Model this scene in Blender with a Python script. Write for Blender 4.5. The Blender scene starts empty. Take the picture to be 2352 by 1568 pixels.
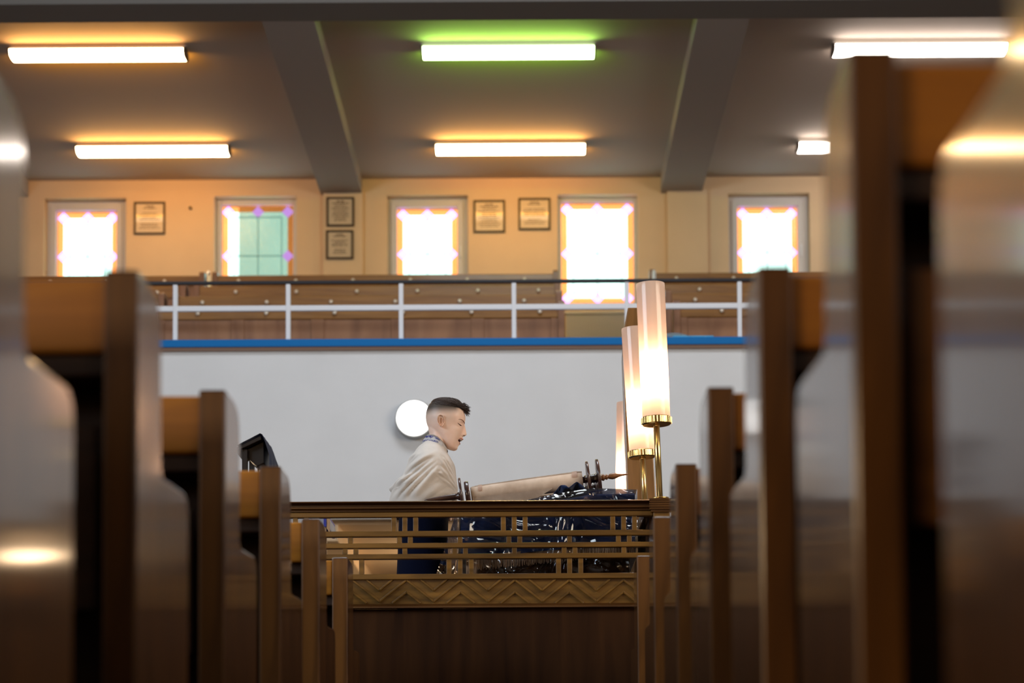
import bpy, bmesh, math, random
import numpy as np
from mathutils import Vector, Matrix

random.seed(7)
rng = np.random.RandomState(5)
SC = bpy.context.scene
COL = SC.collection
PI = math.pi

# ------------------------------------------------------------------ camera
F = 4574.0
W_, H_ = 2352, 1568
PITCH, ROLL = math.radians(3.0), -0.0058
CAM_Z = 0.15
RM = Matrix.Rotation(PI / 2 + PITCH, 3, 'X') @ Matrix.Rotation(ROLL, 3, 'Z')
vp = RM.transposed() @ Vector((0, 1, 0))
CX = 1220 - F * (vp.x / -vp.z)
CY = 1857 + F * (vp.y / -vp.z)


def U(px, py, Y):
    """the point at depth Y that the photograph shows at pixel (px, py)"""
    v = RM @ Vector(((px - CX) / F, -(py - CY) / F, -1.0))
    k = Y / v.y
    return Vector((v.x * k, Y, v.z * k + CAM_Z))


cam_d = bpy.data.cameras.new('camera')
cam = bpy.data.objects.new('camera', cam_d)
COL.objects.link(cam)
cam.location = (0, 0, CAM_Z)
cam.rotation_euler = RM.to_euler()
cam_d.sensor_width = 36
cam_d.lens = F / W_ * 36
cam_d.shift_x = (W_ / 2 - CX) / W_
cam_d.shift_y = (CY - H_ / 2) / W_
cam_d.clip_start = 0.05
cam_d.clip_end = 200
cam_d.dof.use_dof = True
cam_d.dof.focus_distance = 8.0
cam_d.dof.aperture_fstop = 2.6
SC.camera = cam

# ------------------------------------------------------------------ materials
MATS = {}


def nt(name):
    m = bpy.data.materials.new(name)
    m.use_nodes = True
    n = m.node_tree.nodes
    n.clear()
    out = n.new('ShaderNodeOutputMaterial')
    return m, n, m.node_tree.links, out


def plain(name, col, rough=0.6, metal=0.0, spec=0.5, bump=0.0, bscale=60, var=0.0, vscale=3.0, sheen=0.0, coat=0.0):
    m, n, l, out = nt(name)
    b = n.new('ShaderNodeBsdfPrincipled')
    b.inputs['Base Color'].default_value = (*col, 1)
    b.inputs['Roughness'].default_value = rough
    b.inputs['Metallic'].default_value = metal
    b.inputs['Specular IOR Level'].default_value = spec
    b.inputs['Sheen Weight'].default_value = sheen
    b.inputs['Coat Weight'].default_value = coat
    tc = n.new('ShaderNodeTexCoord')
    if var > 0:
        no = n.new('ShaderNodeTexNoise')
        no.inputs['Scale'].default_value = vscale
        no.inputs['Detail'].default_value = 5
        l.new(tc.outputs['Object'], no.inputs['Vector'])
        r = n.new('ShaderNodeValToRGB')
        r.color_ramp.elements[0].position = 0.3
        r.color_ramp.elements[1].position = 0.7
        r.color_ramp.elements[0].color = (*[c * (1 - var) for c in col], 1)
        r.color_ramp.elements[1].color = (*[min(1, c * (1 + var)) for c in col], 1)
        l.new(no.outputs['Fac'], r.inputs['Fac'])
        l.new(r.outputs['Color'], b.inputs['Base Color'])
    if bump > 0:
        no = n.new('ShaderNodeTexNoise')
        no.inputs['Scale'].default_value = bscale
        no.inputs['Detail'].default_value = 4
        l.new(tc.outputs['Object'], no.inputs['Vector'])
        bp = n.new('ShaderNodeBump')
        bp.inputs['Strength'].default_value = bump
        bp.inputs['Distance'].default_value = 0.01
        l.new(no.outputs['Fac'], bp.inputs['Height'])
        l.new(bp.outputs['Normal'], b.inputs['Normal'])
    l.new(b.outputs[0], out.inputs[0])
    MATS[name] = m
    return m


def wood(name, dark, light, scale=(30, 30, 2.5), rough=0.3, coat=0.4, spec=0.5, bump=0.05, crough=0.12):
    m, n, l, out = nt(name)
    b = n.new('ShaderNodeBsdfPrincipled')
    tc = n.new('ShaderNodeTexCoord')
    mp = n.new('ShaderNodeMapping')
    mp.inputs['Scale'].default_value = scale
    l.new(tc.outputs['Object'], mp.inputs['Vector'])
    no = n.new('ShaderNodeTexNoise')
    no.inputs['Scale'].default_value = 1.0
    no.inputs['Detail'].default_value = 6
    no.inputs['Distortion'].default_value = 0.6
    l.new(mp.outputs['Vector'], no.inputs['Vector'])
    r = n.new('ShaderNodeValToRGB')
    r.color_ramp.elements[0].position = 0.32
    r.color_ramp.elements[1].position = 0.7
    r.color_ramp.elements[0].color = (*dark, 1)
    r.color_ramp.elements[1].color = (*light, 1)
    l.new(no.outputs['Fac'], r.inputs['Fac'])
    l.new(r.outputs['Color'], b.inputs['Base Color'])
    b.inputs['Roughness'].default_value = rough
    b.inputs['Coat Weight'].default_value = coat
    b.inputs['Coat Roughness'].default_value = crough
    b.inputs['Specular IOR Level'].default_value = spec
    if bump:
        bp = n.new('ShaderNodeBump')
        bp.inputs['Strength'].default_value = bump
        bp.inputs['Distance'].default_value = 0.004
        l.new(no.outputs['Fac'], bp.inputs['Height'])
        l.new(bp.outputs['Normal'], b.inputs['Normal'])
    l.new(b.outputs[0], out.inputs[0])
    MATS[name] = m
    return m


def emit(name, col, strength):
    m, n, l, out = nt(name)
    e = n.new('ShaderNodeEmission')
    e.inputs['Color'].default_value = (*col, 1)
    e.inputs['Strength'].default_value = strength
    l.new(e.outputs[0], out.inputs[0])
    MATS[name] = m
    return m


M = MATS
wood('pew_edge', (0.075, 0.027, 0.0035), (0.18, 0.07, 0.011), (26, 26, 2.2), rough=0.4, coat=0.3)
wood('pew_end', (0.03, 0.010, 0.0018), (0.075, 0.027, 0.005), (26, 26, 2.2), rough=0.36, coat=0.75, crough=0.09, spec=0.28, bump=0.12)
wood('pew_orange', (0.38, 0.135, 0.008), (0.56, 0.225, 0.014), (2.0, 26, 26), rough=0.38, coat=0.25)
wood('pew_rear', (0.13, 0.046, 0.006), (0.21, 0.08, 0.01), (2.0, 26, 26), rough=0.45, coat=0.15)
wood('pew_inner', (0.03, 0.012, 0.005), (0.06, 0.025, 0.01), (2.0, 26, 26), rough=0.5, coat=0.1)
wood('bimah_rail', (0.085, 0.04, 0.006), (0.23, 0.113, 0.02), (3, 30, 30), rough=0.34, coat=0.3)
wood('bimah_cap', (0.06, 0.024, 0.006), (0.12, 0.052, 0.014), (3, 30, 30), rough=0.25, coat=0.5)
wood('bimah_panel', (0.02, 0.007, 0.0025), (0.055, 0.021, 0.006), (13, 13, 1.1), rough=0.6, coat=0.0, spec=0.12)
wood('gallery_wood', (0.2, 0.082, 0.034), (0.33, 0.155, 0.072), (8, 8, 1.6), rough=0.4, coat=0.2)
wood('gallery_top', (0.2, 0.08, 0.012), (0.32, 0.145, 0.028), (2, 26, 26), rough=0.35, coat=0.3)
wood('roller_dark', (0.03, 0.012, 0.01), (0.07, 0.028, 0.018), (6, 30, 30), rough=0.3, coat=0.4)
wood('roller_light', (0.16, 0.065, 0.022), (0.3, 0.13, 0.045), (6, 40, 40), rough=0.35, coat=0.3)
wood('post_wood', (0.13, 0.06, 0.014), (0.26, 0.125, 0.035), (30, 30, 2.5), rough=0.35, coat=0.3)
wood('lectern_wood', (0.008, 0.0045, 0.0035), (0.018, 0.01, 0.007), (20, 20, 3), rough=0.45, coat=0.1, spec=0.25)
wood('pale_wood', (0.5, 0.3, 0.16), (0.66, 0.43, 0.26), (20, 20, 3), rough=0.4, coat=0.2)
plain('parapet_white', (0.66, 0.68, 0.71), 0.8, bump=0.05, bscale=40, var=0.03)
plain('cream_wall', (0.72, 0.55, 0.36), 0.8, bump=0.06, bscale=40, var=0.03)
plain('beam_dark', (0.14, 0.135, 0.13), 0.85)
plain('ceiling_paint', (0.42, 0.38, 0.35), 0.85, bump=0.04, bscale=30)
plain('beam_paint', (0.31, 0.29, 0.28), 0.85)
plain('hall_paint', (0.5, 0.46, 0.42), 0.9)
plain('dark_floor', (0.05, 0.035, 0.025), 0.5)
plain('blue_trim', (0.0, 0.14, 0.43), 0.55, spec=0.2)
plain('trim_brown', (0.16, 0.09, 0.06), 0.6)
plain('white_metal', (0.72, 0.75, 0.82), 0.4)
plain('black_metal', (0.012, 0.013, 0.02), 0.35)
plain('window_frame', (0.62, 0.62, 0.64), 0.5)
plain('radiator_paint', (0.68, 0.6, 0.5), 0.5)
plain('frame_brown', (0.06, 0.035, 0.016), 0.4)
plain('paper', (0.62, 0.52, 0.38), 0.35, coat=0.4)
plain('ink', (0.16, 0.11, 0.07), 0.6)
plain('steel', (0.7, 0.7, 0.72), 0.3, metal=1)
plain('knob', (0.75, 0.66, 0.55), 0.25, coat=0.5)
plain('brass', (0.62, 0.42, 0.16), 0.2, metal=1, bump=0.03, bscale=50)
plain('lamp_body', (0.8, 0.8, 0.8), 0.4)
plain('lamp_rim', (0.36, 0.37, 0.37), 0.5)
plain('lamp_endcap', (0.08, 0.06, 0.05), 0.5)
plain('navy_velvet', (0.005, 0.016, 0.065), 0.9, spec=0.2, sheen=0.15, bump=0.1, bscale=25)
plain('navy_suit', (0.003, 0.005, 0.018), 0.95, spec=0.1, bump=0.1, bscale=200)
plain('shirt_white', (0.75, 0.75, 0.77), 0.8)
plain('shoe_black', (0.01, 0.01, 0.01), 0.3)
plain('tallit_wool', (0.62, 0.575, 0.53), 0.95, sheen=0.2, bump=0.12, bscale=260, var=0.04, vscale=30)
plain('collar_cloth', (0.86, 0.86, 0.88), 0.7, bump=0.15, bscale=220)
plain('silver_thread', (0.62, 0.6, 0.56), 0.35, metal=0.6)
plain('blue_thread', (0.02, 0.03, 0.30), 0.6)
plain('gold_fringe', (0.5, 0.32, 0.18), 0.6, sheen=0.2)
plain('hair', (0.038, 0.024, 0.02), 0.5, spec=0.4)
plain('brow_hair', (0.30, 0.16, 0.10), 0.7)
plain('lash', (0.045, 0.018, 0.012), 0.7)
plain('lip', (0.55, 0.24, 0.2), 0.4)
plain('mouth_dark', (0.05, 0.008, 0.006), 0.5)
plain('tooth', (0.75, 0.66, 0.58), 0.3)
plain('tape', (0.72, 0.52, 0.4), 0.5)
plain('exterior_wall', (0.29, 0.34, 0.31), 0.9, var=0.12, vscale=1.2)
plain('light_blue_plastic', (0.06, 0.4, 0.7), 0.4)
plain('white_paper', (0.72, 0.78, 0.85), 0.6)
plain('platform', (0.09, 0.05, 0.03), 0.5)


def parchment():
    m, n, l, out = nt('parchment')
    b = n.new('ShaderNodeBsdfPrincipled')
    tc = n.new('ShaderNodeTexCoord')
    no = n.new('ShaderNodeTexNoise')
    no.inputs['Scale'].default_value = 18
    no.inputs['Detail'].default_value = 8
    l.new(tc.outputs['Object'], no.inputs['Vector'])
    r = n.new('ShaderNodeValToRGB')
    r.color_ramp.elements[0].position = 0.3
    r.color_ramp.elements[1].position = 0.72
    r.color_ramp.elements[0].color = (0.50, 0.37, 0.27, 1)
    r.color_ramp.elements[1].color = (0.72, 0.58, 0.46, 1)
    l.new(no.outputs['Fac'], r.inputs['Fac'])
    l.new(r.outputs['Color'], b.inputs['Base Color'])
    b.inputs['Roughness'].default_value = 0.7
    l.new(b.outputs[0], out.inputs[0])
    MATS['parchment'] = m


parchment()


def skin():
    m, n, l, out = nt('skin')
    b = n.new('ShaderNodeBsdfPrincipled')
    b.inputs['Roughness'].default_value = 0.45
    b.inputs['Subsurface Weight'].default_value = 0.08
    b.inputs['Subsurface Radius'].default_value = (0.012, 0.005, 0.003)
    b.inputs['Subsurface Scale'].default_value = 0.4
    tc = n.new('ShaderNodeTexCoord')
    sx = n.new('ShaderNodeSeparateXYZ')
    l.new(tc.outputs['Object'], sx.inputs[0])
    no = n.new('ShaderNodeTexNoise')
    no.inputs['Scale'].default_value = 22
    l.new(tc.outputs['Object'], no.inputs['Vector'])
    base = n.new('ShaderNodeValToRGB')
    base.color_ramp.elements[0].position = 0.35
    base.color_ramp.elements[1].position = 0.7
    base.color_ramp.elements[0].color = (0.86, 0.60, 0.48, 1)
    base.color_ramp.elements[1].color = (0.93, 0.70, 0.60, 1)
    l.new(no.outputs['Fac'], base.inputs['Fac'])

    def mr(inp, a, bb, clamp=True):
        q = n.new('ShaderNodeMapRange')
        q.interpolation_type = 'SMOOTHSTEP'
        q.inputs['From Min'].default_value = a
        q.inputs['From Max'].default_value = bb
        l.new(inp, q.inputs['Value'])
        return q.outputs[0]

    def mul(a, bb):
        q = n.new('ShaderNodeMath')
        q.operation = 'MULTIPLY'
        l.new(a, q.inputs[0])
        l.new(bb, q.inputs[1])
        return q.outputs[0]
    # cropped hair on the scalp: grows denser above the fade line, ends at the temple
    zlo, zhi = U(1020, 961, 8.2).z, U(1020, 939, 8.2).z
    x1, x2 = U(1046, 950, 8.2).x, U(1060, 950, 8.2).x
    fade = mul(mr(sx.outputs['Z'], zlo, zhi), mr(sx.outputs['X'], x2, x1))
    zl2, zh2 = U(1020, 990, 8.2).z, U(1020, 956, 8.2).z
    x3, x4 = U(1034, 950, 8.2).x, U(1052, 950, 8.2).x
    light_fade = mul(mr(sx.outputs['Z'], zl2, zh2), mr(sx.outputs['X'], x4, x3))
    mx = n.new('ShaderNodeMix')
    mx.data_type = 'RGBA'
    q = n.new('ShaderNodeMath')
    q.operation = 'MULTIPLY'
    q.inputs[1].default_value = 0.5
    l.new(light_fade, q.inputs[0])
    l.new(q.outputs[0], mx.inputs[0])
    l.new(base.outputs[0], mx.inputs[6])
    mx.inputs[7].default_value = (0.52, 0.42, 0.35, 1)
    mx2 = n.new('ShaderNodeMix')
    mx2.data_type = 'RGBA'
    l.new(fade, mx2.inputs[0])
    l.new(mx.outputs[2], mx2.inputs[6])
    mx2.inputs[7].default_value = (0.065, 0.052, 0.043, 1)
    l.new(mx2.outputs[2], b.inputs['Base Color'])
    l.new(b.outputs[0], out.inputs[0])
    MATS['skin'] = m


skin()


def glass(name, col, alpha_gloss=0.08, rough=0.02, bump=0.0, bscale=40):
    m, n, l, out = nt(name)
    t = n.new('ShaderNodeBsdfTransparent')
    t.inputs['Color'].default_value = (*col, 1)
    g = n.new('ShaderNodeBsdfGlossy')
    g.inputs['Roughness'].default_value = rough
    g.inputs['Color'].default_value = (0.9, 0.9, 0.9, 1)
    mx = n.new('ShaderNodeMixShader')
    mx.inputs[0].default_value = alpha_gloss
    if bump:
        tc = n.new('ShaderNodeTexCoord')
        no = n.new('ShaderNodeTexNoise')
        no.inputs['Scale'].default_value = bscale
        no.inputs['Detail'].default_value = 3
        l.new(tc.outputs['Object'], no.inputs['Vector'])
        bp = n.new('ShaderNodeBump')
        bp.inputs['Strength'].default_value = bump
        bp.inputs['Distance'].default_value = 0.01
        l.new(no.outputs['Fac'], bp.inputs['Height'])
        l.new(bp.outputs['Normal'], g.inputs['Normal'])
    l.new(t.outputs[0], mx.inputs[1])
    l.new(g.outputs[0], mx.inputs[2])
    l.new(mx.outputs[0], out.inputs[0])
    MATS[name] = m


glass('glass_clear', (0.20, 0.30, 0.26), 0.05, 0.12, 0.4, 45)
glass('glass_orange', (0.26, 0.08, 0.02), 0.04, 0.1, 0.3, 45)
glass('glass_purple', (0.30, 0.13, 0.39), 0.04, 0.1)
glass('lead', (0.6, 0.66, 0.66), 0.0)


def plastic():
    m, n, l, out = nt('clear_plastic')
    t = n.new('ShaderNodeBsdfTransparent')
    t.inputs['Color'].default_value = (0.93, 0.93, 0.95, 1)
    g = n.new('ShaderNodeBsdfGlossy')
    g.inputs['Roughness'].default_value = 0.06
    tc = n.new('ShaderNodeTexCoord')
    no = n.new('ShaderNodeTexNoise')
    no.inputs['Scale'].default_value = 4.4
    no.inputs['Detail'].default_value = 1.2
    no.inputs['Distortion'].default_value = 1.5
    l.new(tc.outputs['Object'], no.inputs['Vector'])
    vo = n.new('ShaderNodeTexVoronoi')
    vo.feature = 'DISTANCE_TO_EDGE'
    vo.inputs['Scale'].default_value = 4
    l.new(no.outputs['Color'], vo.inputs['Vector'])
    ad = n.new('ShaderNodeMath')
    ad.operation = 'ADD'
    l.new(no.outputs['Fac'], ad.inputs[0])
    l.new(vo.outputs['Distance'], ad.inputs[1])
    bp = n.new('ShaderNodeBump')
    bp.inputs['Strength'].default_value = 0.95
    bp.inputs['Distance'].default_value = 0.03
    l.new(ad.outputs[0], bp.inputs['Height'])
    l.new(bp.outputs['Normal'], g.inputs['Normal'])
    fr = n.new('ShaderNodeFresnel')
    fr.inputs['IOR'].default_value = 1.55
    l.new(bp.outputs['Normal'], fr.inputs['Normal'])
    mx = n.new('ShaderNodeMixShader')
    ma = n.new('ShaderNodeMath')
    ma.operation = 'MULTIPLY_ADD'
    ma.inputs[1].default_value = 0.9
    ma.inputs[2].default_value = 0.0
    ma.use_clamp = True
    l.new(fr.outputs[0], ma.inputs[0])
    l.new(ma.outputs[0], mx.inputs[0])
    l.new(t.outputs[0], mx.inputs[1])
    l.new(g.outputs[0], mx.inputs[2])
    l.new(mx.outputs[0], out.inputs[0])
    MATS['clear_plastic'] = m


plastic()


def opal():
    m, n, l, out = nt('opal_glass')
    t = n.new('ShaderNodeBsdfTranslucent')
    t.inputs['Color'].default_value = (0.86, 0.68, 0.56, 1)
    b = n.new('ShaderNodeBsdfPrincipled')
    b.inputs['Base Color'].default_value = (0.72, 0.6, 0.54, 1)
    b.inputs['Roughness'].default_value = 0.12
    mx = n.new('ShaderNodeMixShader')
    mx.inputs[0].default_value = 0.5
    l.new(t.outputs[0], mx.inputs[1])
    l.new(b.outputs[0], mx.inputs[2])
    l.new(mx.outputs[0], out.inputs[0])
    MATS['opal_glass'] = m


opal()
emit('glow_white', (1.0, 0.90, 0.80), 12)
emit('glow_white_side', (1.0, 0.78, 0.6), 2.0)
emit('glow_orange_mid', (1.0, 0.76, 0.46), 15)
emit('glow_orange', (1.0, 0.36, 0.05), 1.3)
emit('glow_green_mid', (0.74, 1.0, 0.5), 11)
emit('glow_green', (0.7, 1.0, 0.4), 1.8)
emit('bulb_glow', (1, .72, .46), 9)
emit('glow_wall', (1.0, 0.98, 0.95), 2.5)

# ------------------------------------------------------------------ builders
ORG = {}


def tag(o, label=None, cat=None, group=None, kind=None):
    if label: o['label'] = label
    if cat: o['category'] = cat
    if group: o['group'] = group
    if kind: o['kind'] = kind
    return o


def empty(name, loc, label=None, cat=None, group=None):
    o = bpy.data.objects.new(name, None)
    COL.objects.link(o)
    o.location = loc
    o.empty_display_size = 0.1
    ORG[o] = Vector(loc)
    return tag(o, label, cat, group)


def obj(name, bm, mat, parent=None, smooth=False, bevel=0.0, label=None):
    """link a bmesh (world coordinates) as one mesh object, under parent when given"""
    me = bpy.data.meshes.new(name)
    bmesh.ops.recalc_face_normals(bm, faces=bm.faces[:])
    bm.to_mesh(me)
    bm.free()
    for mm in (mat if isinstance(mat, (list, tuple)) else [mat]):
        me.materials.append(MATS[mm])
    if smooth:
        for p in me.polygons: p.use_smooth = True
    o = bpy.data.objects.new(name, me)
    COL.objects.link(o)
    if parent is not None:
        o.parent = parent
        me.transform(Matrix.Translation(-ORG[parent]))
        ORG[o] = ORG[parent].copy()
    else:
        ORG[o] = Vector((0, 0, 0))
    if bevel:
        md = o.modifiers.new('bevel', 'BEVEL')
        md.width = bevel
        md.segments = 2
        md.limit_method = 'ANGLE'
    if label: o['label'] = label
    return o


def struct(name, bm, mat, parent=None, **k):
    o = obj(name, bm, mat, parent, **k)
    if parent is None:
        o['kind'] = 'structure'
    return o


def copy_tree(o, parent=None):
    c = o.copy()
    COL.objects.link(c)
    if parent is not None:
        c.parent = parent
    for ch in list(o.children):
        copy_tree(ch, c)
    return c


def NB():
    return bmesh.new()


def box(bm, x0, x1, y0, y1, z0, z1, mi=0):
    v = [bm.verts.new(p) for p in ((x0, y0, z0), (x1, y0, z0), (x1, y1, z0), (x0, y1, z0), (x0, y0, z1), (x1, y0, z1), (x1, y1, z1), (x0, y1, z1))]
    for f in ((0, 3, 2, 1), (4, 5, 6, 7), (0, 1, 5, 4), (1, 2, 6, 5), (2, 3, 7, 6), (3, 0, 4, 7)):
        fc = bm.faces.new([v[i] for i in f])
        fc.material_index = mi
    return v


def bx(*a):
    bm = NB()
    box(bm, *a)
    return bm


def prism(bm, pts, axis, a0, a1, mi=0):
    """closed polygon pts (2d) extruded along axis from a0 to a1"""
    def P(p, a):
        if axis == 'x': return (a, p[0], p[1])
        if axis == 'y': return (p[0], a, p[1])
        return (p[0], p[1], a)
    A = [bm.verts.new(P(p, a0)) for p in pts]
    B = [bm.verts.new(P(p, a1)) for p in pts]
    n = len(pts)
    fs = [bm.faces.new(A), bm.faces.new(B[::-1])]
    for i in range(n):
        fs.append(bm.faces.new((A[i], B[i], B[(i + 1) % n], A[(i + 1) % n])))
    for f in fs: f.material_index = mi


def frame_basis(d):
    d = d.normalized()
    up = Vector((0, 0, 1)) if abs(d.z) < 0.95 else Vector((1, 0, 0))
    a = d.cross(up).normalized()
    return a, d.cross(a).normalized()


def lathe(bm, p0, p1, prof, seg=24, mi=0, cap=True):
    """prof: (t along p0->p1 in 0..1, radius)"""
    p0, p1 = Vector(p0), Vector(p1)
    a, b = frame_basis(p1 - p0)
    rings = []
    for t, r in prof:
        c = p0.lerp(p1, t)
        rings.append([bm.verts.new(c + (a * math.cos(2 * PI * i / seg) + b * math.sin(2 * PI * i / seg)) * max(r, 1e-5)) for i in range(seg)])
    fs = []
    for k in range(len(rings) - 1):
        for i in range(seg):
            fs.append(bm.faces.new((rings[k][i], rings[k][(i + 1) % seg], rings[k + 1][(i + 1) % seg], rings[k + 1][i])))
    if cap:
        fs.append(bm.faces.new(rings[0][::-1]))
        fs.append(bm.faces.new(rings[-1]))
    for f in fs: f.material_index = mi
    return fs


def tube(bm, pts, rads, seg=10, mi=0):
    pts = [Vector(p) for p in pts]
    if not isinstance(rads, (list, tuple)): rads = [rads] * len(pts)
    rings = []
    for k, p in enumerate(pts):
        d = (pts[min(k + 1, len(pts) - 1)] - pts[max(k - 1, 0)])
        a, b = frame_basis(d)
        rings.append([bm.verts.new(p + (a * math.cos(2 * PI * i / seg) + b * math.sin(2 * PI * i / seg)) * rads[k]) for i in range(seg)])
    for k in range(len(rings) - 1):
        for i in range(seg):
            bm.faces.new((rings[k][i], rings[k][(i + 1) % seg], rings[k + 1][(i + 1) % seg], rings[k + 1][i])).material_index = mi
    bm.faces.new(rings[0][::-1]).material_index = mi
    bm.faces.new(rings[-1]).material_index = mi


def ball(bm, c, r, seg=12, sc=(1, 1, 1)):
    mt = Matrix.Translation(Vector(c)) @ Matrix.Diagonal((sc[0] * r, sc[1] * r, sc[2] * r, 1))
    bmesh.ops.create_uvsphere(bm, u_segments=seg, v_segments=max(6, seg // 2 + 2), radius=1, matrix=mt)


def grid_surface(bm, P, closed_u=False, mi=0):
    """P[i][j] points -> quads"""
    V = [[bm.verts.new(p) for p in row] for row in P]
    for i in range(len(V) - 1):
        n = len(V[i])
        for j in range(n if closed_u else n - 1):
            f = bm.faces.new((V[i][j], V[i][(j + 1) % n], V[i + 1][(j + 1) % n], V[i + 1][j]))
            f.material_index = mi
    return V


def fillet(pts, rads, seg=6):
    """round the corners of a closed polygon"""
    out = []
    n = len(pts)
    for i in range(n):
        p = Vector(pts[i])
        r = rads[i]
        if r <= 0:
            out.append(tuple(p))
            continue
        a, b = Vector(pts[i - 1]) - p, Vector(pts[(i + 1) % n]) - p
        r_ = min(r, a.length * 0.49, b.length * 0.49)
        A, B = p + a.normalized() * r_, p + b.normalized() * r_
        for k in range(seg + 1):
            t = k / seg
            q = A * (1 - t) ** 2 + p * 2 * t * (1 - t) + B * t ** 2
            out.append(tuple(q))
    return out


# ================================================================== THE ROOM
YG = 13.0            # gallery front
YW = 17.2            # window wall, inner face
ZC = U(1176, 409, YW).z    # gallery ceiling
XL, XR = -6.6, 6.6
ZP = 2.06            # underside of the gallery

struct('floor', bx(XL - .2, XR + .2, -3.2, YW + .4, -0.1, 0.0), 'dark_floor')
struct('wall_left', bx(XL - .2, XL, -3.2, YW + .4, 0, 7.2), 'hall_paint')
struct('wall_right', bx(XR, XR + .2, -3.2, YW + .4, 0, 7.2), 'hall_paint')
struct('wall_rear', bx(XL, XR, -3.2, -3.0, 0, 7.2), 'hall_paint')
struct('ceiling', bx(XL, XR, -3.0, 13.15, 7.0, 7.2), 'hall_paint')

# window wall with five openings
WIN = [  # outer opening px (x0, x1, top), glass px (x0, x1, top), openable
    (101, 289, 455, 131, 270, 486, True),
    (492, 681, 450, 510, 674, 472, False),
    (889, 1075, 448, 912, 1051, 479, True),
    (1281, 1466, 446, 1289, 1455, 466, False),
    (1674, 1861, 443, 1693, 1832, 476, True)]
YGL = YW + 0.13      # glass plane
wins = []
for w in WIN:
    a, b_ = U(w[0], 560, YW).x, U(w[1], 560, YW).x
    top = U((w[0] + w[1]) / 2, w[2], YW).z
    ga, gb = U(w[3], 560, YGL).x, U(w[4], 560, YGL).x
    gt = U((w[3] + w[4]) / 2, w[5], YGL).z
    gbot = U(1372, 697 if not w[6] else 684, YGL).z
    wins.append((a, b_, top, gbot - 0.05, ga, gb, gt, gbot, w[6]))
ztop = max(w[2] for w in wins)
zbot = min(w[3] for w in wins)
bm = NB()
xs = [XL]
for w in wins: xs += [w[0], w[1]]
xs.append(XR)
for i in range(0, len(xs), 2):
    box(bm, xs[i], xs[i + 1], YW, YW + .25, 0, ZC + .1)
for w in wins:
    box(bm, w[0], w[1], YW, YW + .25, 0, w[3])
    box(bm, w[0], w[1], YW, YW + .25, w[2], ZC + .1)
struct('wall_back', bm, 'cream_wall')
struct('unseen_dark_panel', bx(XL, XR, YW - .04, YW, 0, 1.85), 'bimah_panel')  # unseen dark panel, added to darken what the pew ends reflect
# pilasters under the beams
for k, (xa, xb) in enumerate(((742, 833), (1533, 1625))):
    bm = bx(U(xa, 520, YW - .06).x, U(xb, 520, YW - .06).x, YW - .06, YW, 2.3, ZC - .1)
    struct('wall_pilaster', bm, 'cream_wall')

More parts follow.
